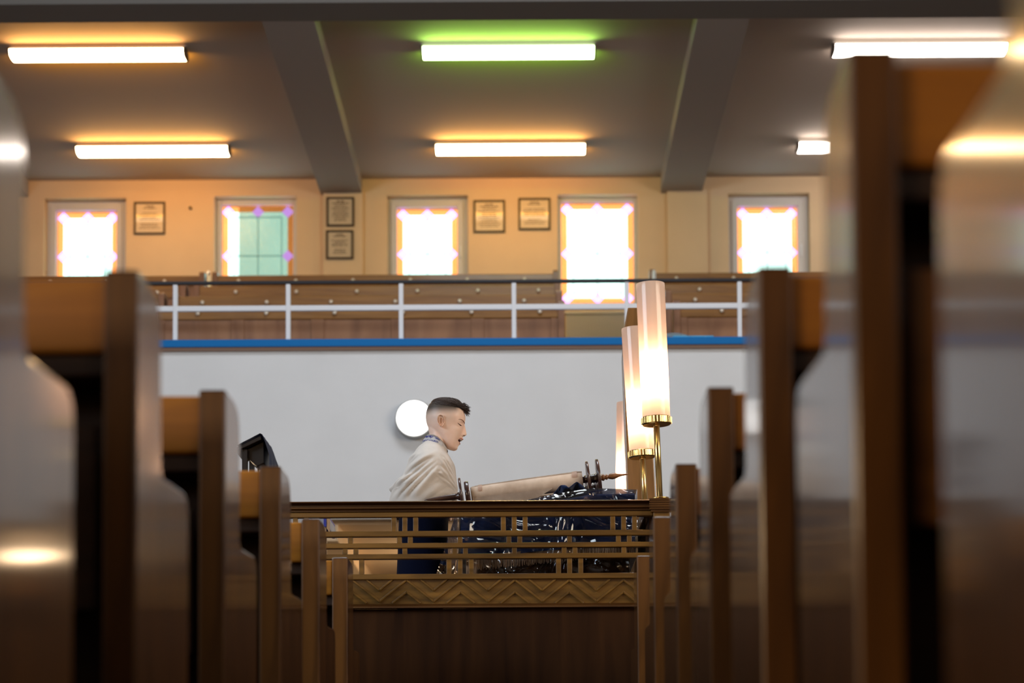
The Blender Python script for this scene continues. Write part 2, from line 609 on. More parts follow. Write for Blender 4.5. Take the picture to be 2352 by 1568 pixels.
# windows
for k, (a, b_, top, bot, ga, gb, gt, gbot, opens) in enumerate(wins):
    root = empty('window_%d' % (k + 1), ((a + b_) / 2, YW + .15, bot))
    root['kind'] = 'structure'
    e = 0.03 if opens else 0.0
    bm = NB()
    y0, y1 = YGL - .03, YGL + .05
    box(bm, a, ga - e, y0, y1, bot, top)
    box(bm, gb + e, b_, y0, y1, bot, top)
    box(bm, ga - e, gb + e, y0, y1, gt + e, top)
    box(bm, ga - e, gb + e, y0, y1, bot, gbot - e)
    obj('window_frame', bm, 'window_frame', root, bevel=0.006)
    if opens:
        bm = NB()
        y0 -= .02
        for q in ((ga - e - .02, ga, gbot - e, gt + e + .02), (gb, gb + e + .02, gbot - e, gt + e + .02)):
            box(bm, q[0], q[1], y0, y1, q[2], q[3])
        box(bm, ga, gb, y0, y1, gt, gt + e + .02)
        box(bm, ga, gb, y0, y1, gbot - e, gbot)
        s = obj('sash', bm, 'window_frame', root, bevel=0.006)
        if k != 0:
            bm = NB()
            box(bm, gb + .02, gb + .035, y0 - .02, y0, (gt + gbot) / 2 - .05, (gt + gbot) / 2 + .05)
            obj('window_handle', bm, 'white_metal', s)
    # stained glass: diamonds at corners and mid sides, orange border, clear field with leading
    bm = NB()
    wd, ht = gb - ga, gt - gbot
    d = 0.053           # half diagonal of a diamond
    y = YGL + .02
    cx_, cz_ = (ga + gb) / 2, gbot + ht * 0.5
    L_, R_, T_, B_ = ga + d, gb - d, gt - d, gbot + d

    def poly(pts, mi):
        f = bm.faces.new([bm.verts.new((px_, y, pz_)) for px_, pz_ in pts])
        f.material_index = mi
    poly([(L_, T_ - d), (L_ + d, T_), (cx_ - d, T_), (cx_, T_ - d), (cx_ + d, T_), (R_ - d, T_), (R_, T_ - d), (R_, cz_ + d), (R_ - d, cz_), (R_, cz_ - d),
          (R_, B_ + d), (R_ - d, B_), (cx_ + d, B_), (cx_, B_ + d), (cx_ - d, B_), (L_ + d, B_), (L_, B_ + d), (L_, cz_ - d), (L_ + d, cz_), (L_, cz_ + d)], 0)
    for (zo, zi, sg_) in ((gt, T_, 1), (gbot, B_, -1)):
        poly([(ga, zo), (L_, zo), (ga, zi)], 1)
        poly([(gb, zo), (R_, zo), (gb, zi)], 1)
        poly([(L_, zo), (cx_, zo), (cx_ - d, zi), (L_ + d, zi)], 1)
        poly([(cx_, zo), (R_, zo), (R_ - d, zi), (cx_ + d, zi)], 1)
    for (xo, xi) in ((ga, L_), (gb, R_)):
        poly([(xo, T_), (xi, T_ - d), (xi, cz_ + d), (xo, cz_)], 1)
        poly([(xo, B_), (xi, B_ + d), (xi, cz_ - d), (xo, cz_)], 1)
    bw = d
    obj('stained_glass_pane', bm, ['glass_clear', 'glass_orange'], root)
    for (dx, dz) in ((L_, T_), (cx_, T_), (R_, T_), (L_, cz_), (R_, cz_), (L_, B_), (cx_, B_), (R_, B_)):
        bm = NB()
        bm.faces.new([bm.verts.new((dx + q[0] * d, y, dz + q[1] * d)) for q in ((-1, 0), (0, -1), (1, 0), (0, 1))])
        obj('glass_diamond', bm, 'glass_purple', root, label='small purple glass diamond')
    bm = NB()
    t = .0045
    for xx in (cx_, ga + bw * 2, gb - bw * 2):
        box(bm, xx - t, xx + t, y - .009, y - .004, gbot + bw * 1.2, gt - bw * 1.9)
    for zz in (cz_, gt - bw * 1.9, gbot + bw * 1.9):
        box(bm, ga + bw * 2, gb - bw * 2, y - .009, y - .004, zz - t, zz + t)
    obj('leading', bm, 'lead', root)
# outside: a pale green house wall close behind the second window
bm = NB()
box(bm, U(548, 560, 23).x, U(690, 560, 23).x, 23, 23.2, 3.0, 9.5)
o = struct('wall_outside', bm, 'exterior_wall')

# gallery: floor tiers, parapet, coping, ceiling, beams
bm = NB()
tiers = [(YG + .12, 14.0, 2.56), (14.0, 14.9, 2.87), (14.9, 15.8, 3.18), (15.8, YW, 3.5)]
for (a, b_, z) in tiers:
    box(bm, XL, XR, a, b_, ZP, z)
struct('floor_gallery', bm, 'gallery_wood')
bm = NB()
box(bm, XL, XR, YG + .12, YW, ZP - .02, ZP)
struct('ceiling_soffit', bm, 'cream_wall')
xq = U(775, 1190, YG + .1).x
struct('ceiling_beam', bx(xq - .9, xq, YG + .12, YW, ZP - .13, ZP - .02), 'cream_wall')
cz = U(1045, 779, YG).z
bm = bx(XL, XR, YG, YG + .12, ZP, cz - .075)
struct('wall_gallery', bm, 'parapet_white')
bm = bx(XL, XR, YG - .035, YG + .16, cz - .05, cz)
struct('trim_1', bm, 'blue_trim', bevel=0.004)
bm = bx(XL, XR, YG - .025, YG + .15, cz - .075, cz - .05)
struct('trim_2', bm, 'trim_brown')
struct('ceiling_gallery', bx(XL, XR, 13.0, YW + .25, ZC, ZC + .1), 'ceiling_paint')
zb = U(1176, 441, YW - .06).z
YB0 = 13.34
bm = bx(XL, XR, 13.03, YB0, zb, 7.0)
struct('ceiling_beam', bm, 'beam_dark')
for k, (xa, xb) in enumerate(((601, 722), (1602, 1722))):
    bm = bx(U(xa, 45, YB0).x, U(xb, 45, YB0).x, YB0, YW, zb, ZC + .05)
    struct('ceiling_beam', bm, 'beam_paint')
# outer beams beyond the picture sides keep the bay rhythm
for xc in (-4.55, 4.65):
    struct('ceiling_beam', bx(xc - .17, xc + .17, YB0, YW, zb, ZC + .05), 'beam_paint')

# ------------------------------------------------------------------ railing on the coping
rl = empty('gallery_railing', (0, YG + .06, cz), 'white tubular railing with thin black top rail on the blue gallery edge', 'railing')
zr = U(1045, 647, YG + .06).z
zm = U(1045, 706, YG + .06).z
bm = bx(XL + .05, XR - .05, YG + .045, YG + .075, zr - .011, zr + .011)
obj('top_rail', bm, 'black_metal', rl, bevel=0.004, label='thin black top rail')
bm = bx(XL + .05, XR - .05, YG + .047, YG + .073, zm - .019, zm + .019)
obj('middle_rail', bm, 'white_metal', rl, bevel=0.006)
for k in range(-3, 8):
    xx = U(403 + k * 259.2, 715, YG + .06).x
    if XL < xx < XR:
        bm = bx(xx - .015, xx + .015, YG + .044, YG + .076, cz - .001, zr - .012)
        obj('railing_post', bm, 'white_metal', rl, bevel=0.004)

# ------------------------------------------------------------------ gallery pews
rows = [(16.2, 631, 3.5, 'back'), (15.3, 656, 3.18, 'third'), (14.4, 679, 2.87, 'second'), (13.55, 703, 2.56, 'front')]
blocks = [(-6.5, -2.66, 'left end block'), (-2.60, 0.25, 'block under the first three windows'), (1.0, 6.5, 'right block past the gap')]
gp_lab = {'back': 'against the window wall', 'third': 'third from the railing', 'second': 'second from the railing', 'front': 'front row behind the railing'}
for (Y, py, zf, rn) in rows:
    zt = U(900, py, Y).z
    for (xa, xb, bn) in blocks:
        bn2 = {'left end block': 'at the far left of the gallery', 'block under the first three windows': 'in the middle of the gallery', 'right block past the gap': 'right of the gap in the gallery'}[bn]
        r = empty('gallery_pew', ((xa + xb) / 2, Y, zf), 'gallery pew %s, %s' % (bn2, gp_lab[rn]), 'pew', 'gallery pews')
        bm = bx(xa, xb, Y, Y + .03, zf, zt - .09)
        obj('back_panel', bm, 'gallery_wood', r)
        bm = bx(xa, xb, Y - .012, Y + .05, zt - .09, zt)
        obj('top_rail', bm, 'gallery_top', r, bevel=0.006)
        bm = bx(xa, xb, Y + .03, Y + .4, zf + .42, zf + .46)
        obj('seat', bm, 'gallery_wood', r, bevel=0.004)
        for xe in (xa, xb - .045):
            bm = NB()
            prism(bm, fillet([(Y - .03, zf), (Y + .42, zf), (Y + .42, zf + .62), (Y + .16, zf + .68), (Y + .14, zt + .03), (Y - .03, zt + .03)], [0, 0, .05, .03, .05, .02], 4), 'x', xe, xe + .045)
            obj('end_panel', bm, 'gallery_wood', r, bevel=0.003)
        nk = int((xb - xa) / .47)
        for i in range(nk):
            kx = xa + .22 + i * .47 + (.11 if rn in ('third', 'front') else 0)
            if kx > xb - .1: continue
            px_ok = -4.3 < kx < 2.0
            if not px_ok: continue
            bm = NB()
            lathe(bm, (kx, Y - .012, zt - .05), (kx, Y - .04, zt - .05), [(0, .007), (.4, .007), (.55, .014), (.85, .014), (1, .006)], 12)
            obj('hat_knob', bm, 'knob', r, smooth=True)
        if rn == 'front':
            # frame and panel front
            bm = NB()
            box(bm, xa, xb, Y - .012, Y, zf, zf + .1)
            n = max(2, int(round((xb - xa) / .62)))
            for i in range(n + 1):
                xx = xa + .05 + (xb - xa - .1) * i / n
                box(bm, xx - .045, xx + .045, Y - .012, Y, zf + .1, zt - .09)
            obj('panel_frame', bm, 'gallery_wood', r, bevel=0.003)

# white post stub at the end of the right block, back row
p = U(1502, 634, 15.9)
bm = NB()
lathe(bm, (p.x, 15.9, p.z - .6), (p.x, 15.9, p.z + .05), [(0, .016), (.97, .016), (1, .01)], 12)
tag(obj('handrail_post', bm, 'white_metal', smooth=True), 'short white metal post standing beside the end of the right gallery pews', 'post')
p = U(478, 637, 16.1)
bm = NB()
lathe(bm, (p.x, 16.12, 3.5), (p.x, 16.12, p.z + .06), [(0, .018), (.96, .018), (1, .006)], 12)
tag(obj('handrail_post', bm, 'steel', smooth=True), 'slim metal post between gallery pews left of the green window', 'post')

# radiator below the fourth window
xa, xb = U(1300, 740, YW - .12).x, U(1462, 740, YW - .12).x
zt_ = U(1372, 716, YW - .12).z
rd = empty('radiator', ((xa + xb) / 2, YW - .1, 3.5), 'cream ribbed radiator under the tall fourth window', 'radiator')
bm = NB()
n = 26
for i in range(n):
    xx = xa + (xb - xa) * (i + .5) / n
    box(bm, xx - .0085, xx + .0085, YW - .13, YW - .06, 3.58, zt_ - .02)
box(bm, xa, xb, YW - .10, YW - .075, 3.56, zt_ - .01)
obj('radiator_body', bm, 'radiator_paint', rd, bevel=0.003)
bm = bx(xa - .01, xb + .01, YW - .14, YW - .04, zt_ - .02, zt_)
obj('radiator_grille', bm, 'radiator_paint', rd, bevel=0.004)
for xx in (xa + .08, xb - .08):
    obj('foot', bx(xx - .02, xx + .02, YW - .12, YW - .06, 3.5, 3.58), 'radiator_paint', rd)

# folded paper and bag lying on the coping
p = U(1578, 768, YG + .05)
pr = empty('folded_paper', (p.x, YG + .05, cz), 'white folded paper on a light blue sleeve lying on the blue gallery edge', 'paper')
bm = NB()
P = []
for i in range(9):
    t = i / 8
    P.append([(p.x - .15 + .27 * t, YG - .02, cz + .022 + .012 * math.sin(t * 6) - .014 * t), (p.x - .13 + .27 * t, YG + .12, cz + .028 - .016 * t)])
V = grid_surface(bm, P)
bmesh.ops.solidify(bm, geom=bm.faces[:], thickness=0.006)
obj('sheet', bm, 'white_paper', pr)
bm = bx(p.x - .10, p.x + .17, YG - .015, YG + .12, cz, cz + .012)
obj('sleeve', bm, 'light_blue_plastic', pr, bevel=0.004, label='light blue sleeve')

# ------------------------------------------------------------------ ceiling lamps
def ceiling_lamp(px0, px1, Y, side, mid, label):
    x0, x1 = U(px0, 120, Y).x, U(px1, 120, Y).x
    z1 = ZC
    r = empty('ceiling_lamp', ((x0 + x1) / 2, Y, z1), label, 'ceiling lamp', 'fluorescent ceiling lamps over the gallery')
    bm = bx(x0, x1, Y - .03, Y + .03, z1 - .03, z1)
    obj('housing', bm, 'lamp_body', r)
    # wrap-around diffuser: back and sides glow in the tube colour, the belly is white hot
    bm = NB()
    prof = [(-.03, .028), (-.085, .030), (-.086, .037), (-.088, .052), (-.068, .078), (-.03, .086), (.03, .086), (.068, .078), (.088, .060), (.085, .030), (.03, .028)]
    n = len(prof)
    A = [bm.verts.new((x0 + .012, Y + p[0], z1 - p[1])) for p in prof]
    B = [bm.verts.new((x1 - .012, Y + p[0], z1 - p[1])) for p in prof]
    for i in range(n - 1):
        f = bm.faces.new((A[i], A[i + 1], B[i + 1], B[i]))
        f.material_index = 0 if i in (0, 1, 7, 8, 9) else 1
    bm.faces.new(A)
    bm.faces.new(B[::-1])
    obj('diffuser', bm, [side, mid], r)
    for (e0, e1) in ((x0, x0 + .012), (x1 - .012, x1)):
        bm = NB()
        prism(bm, [(Y - .03, z1 - .005), (Y - .09, z1 - .028), (Y - .091, z1 - .056), (Y - .07, z1 - .083), (Y + .07, z1 - .083), (Y + .091, z1 - .056), (Y + .09, z1 - .028), (Y + .03, z1 - .005)], 'x', e0, e1)
        obj('end_cap', bm, 'lamp_endcap', r)
    col = {'glow_orange': (1, .40, .03), 'glow_green': (.42, 1, .04), 'glow_white_side': (1, .8, .66)}[side]
    for sg in (-1, 1):
        ld = bpy.data.lights.new('tube_spill', 'AREA')
        ld.shape = 'RECTANGLE'
        ld.size, ld.size_y = x1 - x0 - .04, .03
        ld.energy = STRIP[side]
        ld.color = col
        lo = bpy.data.objects.new('tube_spill', ld)
        COL.objects.link(lo)
        lo.location = ((x0 + x1) / 2, Y + sg * .093, z1 - .072)
        lo.rotation_euler = Vector((0, sg * 1.0, .14)).to_track_quat('-Z', 'Y').to_euler()
    return r


STRIP = {'glow_orange': 5.5, 'glow_green': 4.0, 'glow_white_side': 2.6}
YA, YBk = 14.16, 16.28
ceiling_lamp(24, 429, YA, 'glow_orange', 'glow_orange_mid', 'orange glowing strip lamp on the gallery ceiling, upper left corner')
ceiling_lamp(968, 1368, YA, 'glow_green', 'glow_green_mid', 'strip lamp with green glow on the middle ceiling bay')
ceiling_lamp(1911, 2314, YA, 'glow_white_side', 'glow_white', 'long white strip lamp on the ceiling above the nearest right pew')
ceiling_lamp(178, 529, YBk, 'glow_orange', 'glow_orange_mid', 'orange strip lamp above the two leftmost stained glass windows')
ceiling_lamp(998, 1345, YBk, 'glow_orange', 'glow_orange_mid', 'orange strip lamp on the ceiling just below the green one')
ceiling_lamp(1827, 2178, YBk, 'glow_white_side', 'glow_white', 'white strip lamp partly hidden behind the tall nearest right pew')

# ------------------------------------------------------------------ framed notices
def notice(x0, y0, x1, y1, Y, label, seed, tilt=0.0):
    a, b_ = U(x0, y1, Y), U(x1, y0, Y)
    cx_, cz_ = (a.x + b_.x) / 2, (a.z + b_.z) / 2
    hw, hh = (b_.x - a.x) / 2, (b_.z - a.z) / 2
    r = empty('framed_notice', (cx_, Y, cz_), label, 'framed notice', 'framed notices between the gallery windows')
    t = .018
    bm = NB()
    for q in ((-hw, hw, hh - t, hh), (-hw, hw, -hh, -hh + t), (-hw, -hw + t, -hh + t, hh - t), (hw - t, hw, -hh + t, hh - t)):
        box(bm, cx_ + q[0], cx_ + q[1], Y - .02, Y, cz_ + q[2], cz_ + q[3])
    obj('frame', bm, 'frame_brown', r, bevel=0.003)
    bm = bx(cx_ - hw + t, cx_ + hw - t, Y - .009, Y, cz_ - hh + t, cz_ + hh - t)
    sh = obj('paper_sheet', bm, 'paper', r)
    rr = random.Random(seed)
    bm = NB()
    lines = 11
    for i in range(lines):
        zz = cz_ + hh - t - .022 - i * (2 * hh - 2 * t - .04) / lines
        half = (hw - t) * (0.32 if i == 0 else rr.uniform(.45, .82))
        if seed % 2 and i in (2, 7): continue
        x = cx_ - half
        while x < cx_ + half:
            wl = rr.uniform(.005, .028)
            box(bm, x, min(x + wl, cx_ + half), Y - .0105, Y - .0095, zz - .004, zz + .004 + (.004 if i < 2 else 0))
            x += wl + rr.uniform(.003, .007)
    obj('lettering', bm, 'ink', sh)
    return r


notice(308, 464, 380, 539, YW, 'dark framed notice alone on the wall right of the leftmost window', 1)
notice(750, 453, 814, 521, YW - .06, 'upper of two framed notices on the pilaster below the left beam', 2)
notice(749, 529, 812, 596, YW - .06, 'lower of two framed notices on the pilaster below the left beam', 3)
notice(1088, 460, 1160, 535, YW, 'framed notice right of the third window, left of a pair', 4)
notice(1191, 455, 1264, 529, YW, 'framed notice beside the tall fourth window, right of a pair', 5)
p = U(438, 479, YW)
bm = NB()
lathe(bm, (p.x, YW, p.z), (p.x, YW - .03, p.z), [(0, .006), (.7, .006), (.72, .012), (1, .012)], 10)
tag(obj('picture_nail', bm, 'frame_brown', smooth=True), 'small dark nail in the wall left of the green window', 'nail')

# ------------------------------------------------------------------ round wall lamp
c = U(953, 966, YG - .001)
wl = empty('wall_lamp', (c.x, YG, c.z), 'round white wall lamp on the white gallery front behind the boy', 'wall lamp')
bm = NB()
lathe(bm, (c.x, YG, c.z), (c.x, YG - .085, c.z), [(0, .128), (.8, .128), (1, .122)], 48)
obj('housing', bm, 'lamp_rim', wl, smooth=False)
c2 = U(955, 963, YG - .07)
bm = NB()
lathe(bm, (c.x, YG - .08, c.z), (c.x, YG - .11, c.z), [(0, .116), (.5, .115), (.85, .107), (1, .09)], 48)
obj('diffuser', bm, 'glow_wall', wl, smooth=True)

# ================================================================== PEWS ON BOTH SIDES OF THE AISLE
def make_pew(side, label, length=4.2):
    """side -1: pew left of the aisle, +1: right. Local origin at the aisle face, back edge, floor."""
    r = empty('pew', (0, 0, 0), label, 'pew', 'pews along the aisle')
    th = 0.054
    H = 1.003
    s = side
    def X(a, b): return (min(s * a, s * b), max(s * a, s * b))
    pts = [(0, 0), (.47, 0), (.47, .718), (.205, .708), (.20, H), (0, H)]
    prof = fillet(pts, [0, 0, .05, .028, .075, .006], 8)
    for (a, b_) in ((0, th), (length - th, length)):
        bm = NB()
        x0, x1 = X(a, b_)
        prism(bm, prof, 'x', x0, x1)
        for f in bm.faces:     # faces towards the row behind take a lighter wood colour
            if all(abs(v.co.y) < 1e-4 for v in f.verts): f.material_index = 1
        obj('end_panel', bm, ['pew_end', 'pew_edge'], r, bevel=0.005)
    x0, x1 = X(th, length - th)
    # book shelf box along the top of the back
    bm = NB()
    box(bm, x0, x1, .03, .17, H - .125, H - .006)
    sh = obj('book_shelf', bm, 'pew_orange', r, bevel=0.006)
    bm = bx(x0, x1, .045, .16, H - .16, H - .125)
    obj('shelf_ledge', bm, 'pew_inner', sh, bevel=0.004)
    bm = bx(x0, x1, .165, .19, .10, H - .12)
    obj('back_panel', bm, 'pew_inner', r)
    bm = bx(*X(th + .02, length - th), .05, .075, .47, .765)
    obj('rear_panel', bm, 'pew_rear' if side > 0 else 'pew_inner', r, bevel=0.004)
    bm = bx(x0, x1, .19, .52, .42, .455)
    obj('seat', bm, 'pew_end', r, bevel=0.008)
    return r


def place_pews(side, xface, rows, labels):
    proto = None
    for Y, lab in zip(rows, labels):
        if proto is None:
            o = proto = make_pew(side, lab)
        else:
            o = copy_tree(proto)
            o['label'] = lab
        o.location = (xface, Y, 0)


RY = [2.2 + .9 * i for i in range(6)]
place_pews(-1, -.615, RY, [
    'nearest and most blurred dark wooden pew at the left edge of the picture',
    'dark wooden pew left of the aisle, second from the camera, tall rounded end',
    'dark wooden pew left of the aisle, third from the camera, reaching mid wall height',
    'dark wooden pew left of the aisle, fourth from the camera, in front of the lectern',
    'dark wooden pew left of the aisle, fifth from the camera, by the left lattice',
    'last wooden pew left of the aisle, right against the left end of the zigzag panel'])
place_pews(1, .362, [1.26] + RY, [
    'glossy pew end at the right edge, mirroring a window, nearest of all',
    'very tall blurred pew post right of the aisle touching the white strip lamp',
    'wooden pew right of the aisle, bright orange book shelf level with the gallery rail',
    'dark wooden pew right of the aisle, fourth from the camera, beside a reflecting pew end',
    'wooden pew right of the aisle, next to the brass lamps, fifth from the camera',
    'wooden pew right of the aisle standing in front of the fluted corner post',
    'last and lowest wooden pew right of the aisle against the zigzag panel'])

# ================================================================== BIMAH
YBm = 7.3
ZPF = 0.35
struct('floor_platform', bx(-2.6, .47, YBm + .04, 10.6, 0, ZPF), 'platform')
bl = empty('bimah_balustrade', (0, YBm, 0), 'carved wooden balustrade with lattice and zigzag frieze across the end of the aisle', 'balustrade')
xl = U(560, 1160, YBm).x
xr = U(1493, 1160, YBm).x


def zb_(py): return U(1150, py, YBm).z


# moulded top rail (profile in y, z)
zt_, z1_ = zb_(1152), zb_(1174.5)
h = zt_ - z1_
prof = [(-.03, zt_), (.07, zt_), (.07, z1_), (-.012, z1_), (-.012, z1_ + .18 * h), (-.026, z1_ + .28 * h), (-.026, z1_ + .45 * h), (-.008, z1_ + .52 * h), (-.008, z1_ + .70 * h), (-.026, z1_ + .80 * h), (-.04, z1_ + .86 * h), (-.04, zt_ - .003)]
bm = NB()
prism(bm, [(p[0] + YBm, p[1]) for p in prof], 'x', xl, xr)
obj('top_rail', bm, 'bimah_cap', bl, bevel=0.0015)
for (ya, yb) in ((1176, 1187), (1219, 1231.5), (1246.5, 1258), (1271.5, 1283), (1317.5, 1330)):
    bm = bx(xl, xr + .01, YBm - .014, YBm + .02, zb_(yb), zb_(ya))
    obj('lattice_rail', bm, 'bimah_rail', bl, bevel=0.0025)


def slats(xs_, ya, yb):
    for px in xs_:
        a = U(px - 5.7, 1240, YBm).x
        b_ = U(px + 5.7, 1240, YBm).x
        bm = bx(a, b_, YBm - .009, YBm + .015, zb_(yb), zb_(ya))
        obj('lattice_slat', bm, 'bimah_rail', bl, bevel=0.002)


PX = 251.3
for k in (-1, 0, 1, 2):
    b_ = 930 + k * PX
    if b_ > 640: slats([b_ - 25, b_, b_ + 25], 1186, 1220)
    if b_ > 640: slats([b_ - 12.5, b_ + 12.5], 1231, 1247)
    if b_ > 640: slats([b_], 1257, 1272.5)
for k in (-1, 0, 1):
    b_ = 1056.5 + k * PX
    slats([b_ - 25.5, b_, b_ + 25.5], 1282, 1318.5)
    slats([b_ - 12.5, b_ + 12.5], 1257, 1272.5)
    slats([b_], 1231, 1247)
# zigzag frieze
bm = bx(xl, xr + .01, YBm, YBm + .03, zb_(1392), zb_(1329))
fr = obj('frieze_panel', bm, 'bimah_rail', bl)


def stroke(bm, pts, wpx, y0, y1):
    """a raised zigzag strip through the px points"""
    for (a, b_) in zip(pts[:-1], pts[1:]):
        p, q = U(*a, YBm), U(*b_, YBm)
        d = Vector((q.x - p.x, q.z - p.z)).normalized()
        n = Vector((-d.y, d.x)) * (wpx * YBm / F / 2)
        e = d * .003
        prism(bm, [(p.x + n.x - e.x, p.z + n.y - e.y), (p.x - n.x - e.x, p.z - n.y - e.y), (q.x - n.x + e.x, q.z - n.y + e.y), (q.x + n.x + e.x, q.z + n.y + e.y)], 'y', y0, y1)


zz = []
for k in range(-5, 3):
    zz += [(1245.5 + k * 124.6, 1381), (1307.5 + k * 124.6, 1332)]
bm = NB()
zz = [q for q in zz if 600 < q[0] < 1495]
stroke(bm, zz, 5.2, YBm - .008, YBm + .001)
obj('zigzag_moulding', bm, 'bimah_rail', fr, bevel=0.002)
for k in range(-4, 2):
    c_ = 1307.5 + k * 124.6
    if c_ - 31 > 600:
        bm = NB()
        stroke(bm, [(c_ - 31, 1384), (c_, 1359.5), (c_ + 31, 1384)], 5, YBm - .008, YBm + .001)
        obj('chevron_moulding', bm, 'bimah_rail', fr, bevel=0.002)
    c_ -= 62.3
    if c_ - 31 > 600:
        bm = NB()
        stroke(bm, [(c_ - 30, 1331), (c_, 1355.5), (c_ + 30, 1331)], 5, YBm - .008, YBm + .001)
        obj('chevron_moulding', bm, 'bimah_rail', fr, bevel=0.002)
bm = NB()
z0 = zb_(1386)
z2 = zb_(1397)
prism(bm, [(YBm + .0, z0), (YBm - .008, z0), (YBm - .006, z0 - .006), (YBm - .016, z0 - .010), (YBm - .018, z2 + .003), (YBm - .012, z2), (YBm, z2)], 'x', xl, xr + .01)
obj('lower_moulding', bm, 'bimah_cap', bl)
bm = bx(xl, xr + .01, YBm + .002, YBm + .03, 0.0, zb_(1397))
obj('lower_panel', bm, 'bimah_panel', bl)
for px in (818,):
    pass
# corner post with fluted cap
xa, xb = U(1500, 1250, YBm).x, U(1538, 1250, YBm).x
bm = bx(xa, xb, YBm - .03, YBm + .05, 0, zb_(1174))
cp = obj('corner_post', bm, 'bimah_rail', bl, bevel=0.003)
xa, xb = U(1491.5, 1155, YBm - .045).x, U(1544, 1155, YBm - .045).x
bm = NB()
zt2, zb2 = U(1518, 1142, YBm - .045).z, U(1518, 1174, YBm - .045).z
n = 6
for i in range(n):
    a = zb2 + (zt2 - zb2) * i / n
    b_ = zb2 + (zt2 - zb2) * (i + .72) / n
    e = 0.006 if i == 0 else 0.0
    box(bm, xa + e, xb - e, YBm - .045 + e, YBm + .055, a, b_)
    box(bm, xa + .005, xb - .005, YBm - .040, YBm + .05, b_, zb2 + (zt2 - zb2) * (i + 1) / n if i < n - 1 else b_ + .0005)
obj('post_cap', bm, 'bimah_cap', cp, bevel=0.0015)
# balustrade along the right side of the platform (carries the rear lamps)
xs0, xs1 = .435, .495
zside = zb_(1152)
for (ya, yb, lab) in ((YBm + .09, 8.86, 'wooden side rail carrying the middle lamp, just behind the fluted corner post'), (9.03, 10.5, 'wooden side rail carrying the rearmost lamp, beyond the tall wooden post')):
    sb = empty('side_balustrade', (.465, (ya + yb) / 2, 0), lab, 'balustrade', 'side rails of the platform')
    bm = bx(xs0 - .01, xs1 + .01, ya, yb, zside - .05, zside)
    obj('top_rail', bm, 'bimah_cap', sb, bevel=0.004)
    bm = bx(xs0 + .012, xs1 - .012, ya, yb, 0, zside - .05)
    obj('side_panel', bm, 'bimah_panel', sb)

# ------------------------------------------------------------------ brass lamps
def brass_lamp(Y, base_px, base_py, bot, top, rad_px, foot_z, label):
    """bot/top: (px, py) of the centre of the shade's lower and upper rim"""
    B, T = U(*bot, Y), U(*top, Y)
    k = Y / F
    r_ = rad_px * k
    P0 = B + (B - T).normalized() * ((B.z - foot_z) / max(1e-3, (T - B).normalized().z))
    r = empty('brass_lamp', tuple(P0), label, 'lamp', 'brass lamps with tall opal glass shades')
    ax = (T - B).normalized()
    bm = NB()
    lathe(bm, P0, B - ax * .01, [(0, .034), (.02, .034), (.035, .012), (.97, .0115), (1, .016)], 24)
    obj('pole', bm, 'brass', r, smooth=True)
    bm = NB()
    lathe(bm, B - ax * .013, B + ax * .016, [(0, r_ * .95), (.12, r_ * 1.04), (.9, r_ * 1.04), (1, r_ * 1.0)], 40)
    col = obj('gallery_ring', bm, 'brass', r, smooth=False)
    bm = NB()
    n = 28
    a, b_ = frame_basis(ax)
    for i in range(n):
        an = 2 * PI * i / n
        d = a * math.cos(an) + b_ * math.sin(an)
        q = B + d * r_ * 1.045
        tube(bm, [q - ax * .009, q + ax * .013], .0022, 6)
    obj('beading', bm, 'brass', col)
    bm = NB()
    lathe(bm, B + ax * .015, T, [(0, r_ * .97), (.97, r_), (.995, r_ * .985)], 48, cap=False)
    obj('glass_shade', bm, 'opal_glass', r, smooth=True)
    # bulb inside
    bpos = B.lerp(T, .34)
    bm = NB()
    lathe(bm, bpos - ax * .07, bpos + ax * .07, [(0, .006), (.2, .013), (.5, .016), (.8, .013), (1, .004)], 16)
    obj('bulb', bm, 'bulb_glow', r, smooth=True)
    for t, e in ((.27, 1.0), (.37, 1.0)):
        ld = bpy.data.lights.new('lamp_bulb_light', 'POINT')
        ld.energy = 2.6 * e
        ld.color = (1, .62, .36)
        ld.shadow_soft_size = .012
        lo = bpy.data.objects.new('lamp_bulb_light', ld)
        COL.objects.link(lo)
        lo.location = B.lerp(T, t) + Vector((0, -.024, 0))


brass_lamp(7.3, 1518, 1140, (1507.5, 968), (1493.5, 651), 33.5, zt2, 'nearest brass lamp with tall opal shade on the fluted corner post')
brass_lamp(8.05, 1489, 1145, (1475, 1044), (1457, 753), 30.5, zside, 'middle brass lamp with opal shade, overlapped by the nearest one')
brass_lamp(9.55, 1432, 1200, (1440, 1160), (1443, 924), 27.0, zside, 'rearmost brass lamp, half hidden behind the wooden post')

# wooden post between the lamps
YPo = 8.9
bm = NB()
zc0 = ZPF
rows_px = [(1157, 1442, 1507), (1000, 1436, 1499), (820, 1429.5, 1492), (752, 1434, 1490), (706, 1442, 1484)]
rings = []
for (py, xa_, xb_) in rows_px:
    p, q = U(xa_, py, YPo), U(xb_, py, YPo)
    rings.append([(p.x, YPo, p.z), (q.x, YPo, p.z), (q.x, YPo + .09, p.z), (p.x, YPo + .09, p.z)])
b0 = rings[0]
dx = (rings[0][0][0] - rings[1][0][0]) / (rings[0][0][2] - rings[1][0][2])
rings.insert(0, [(v[0] + dx * (zc0 - v[2]), v[1], zc0) for v in b0])
V = grid_surface(bm, rings, closed_u=True)
bm.faces.new(V[0][::-1])
bm.faces.new(V[-1])
po = obj('wooden_post', bm, 'post_wood', None, bevel=0.004)
po['label'] = 'tall dark wooden post with tapered top rising behind the brass lamps'
po['category'] = 'post'

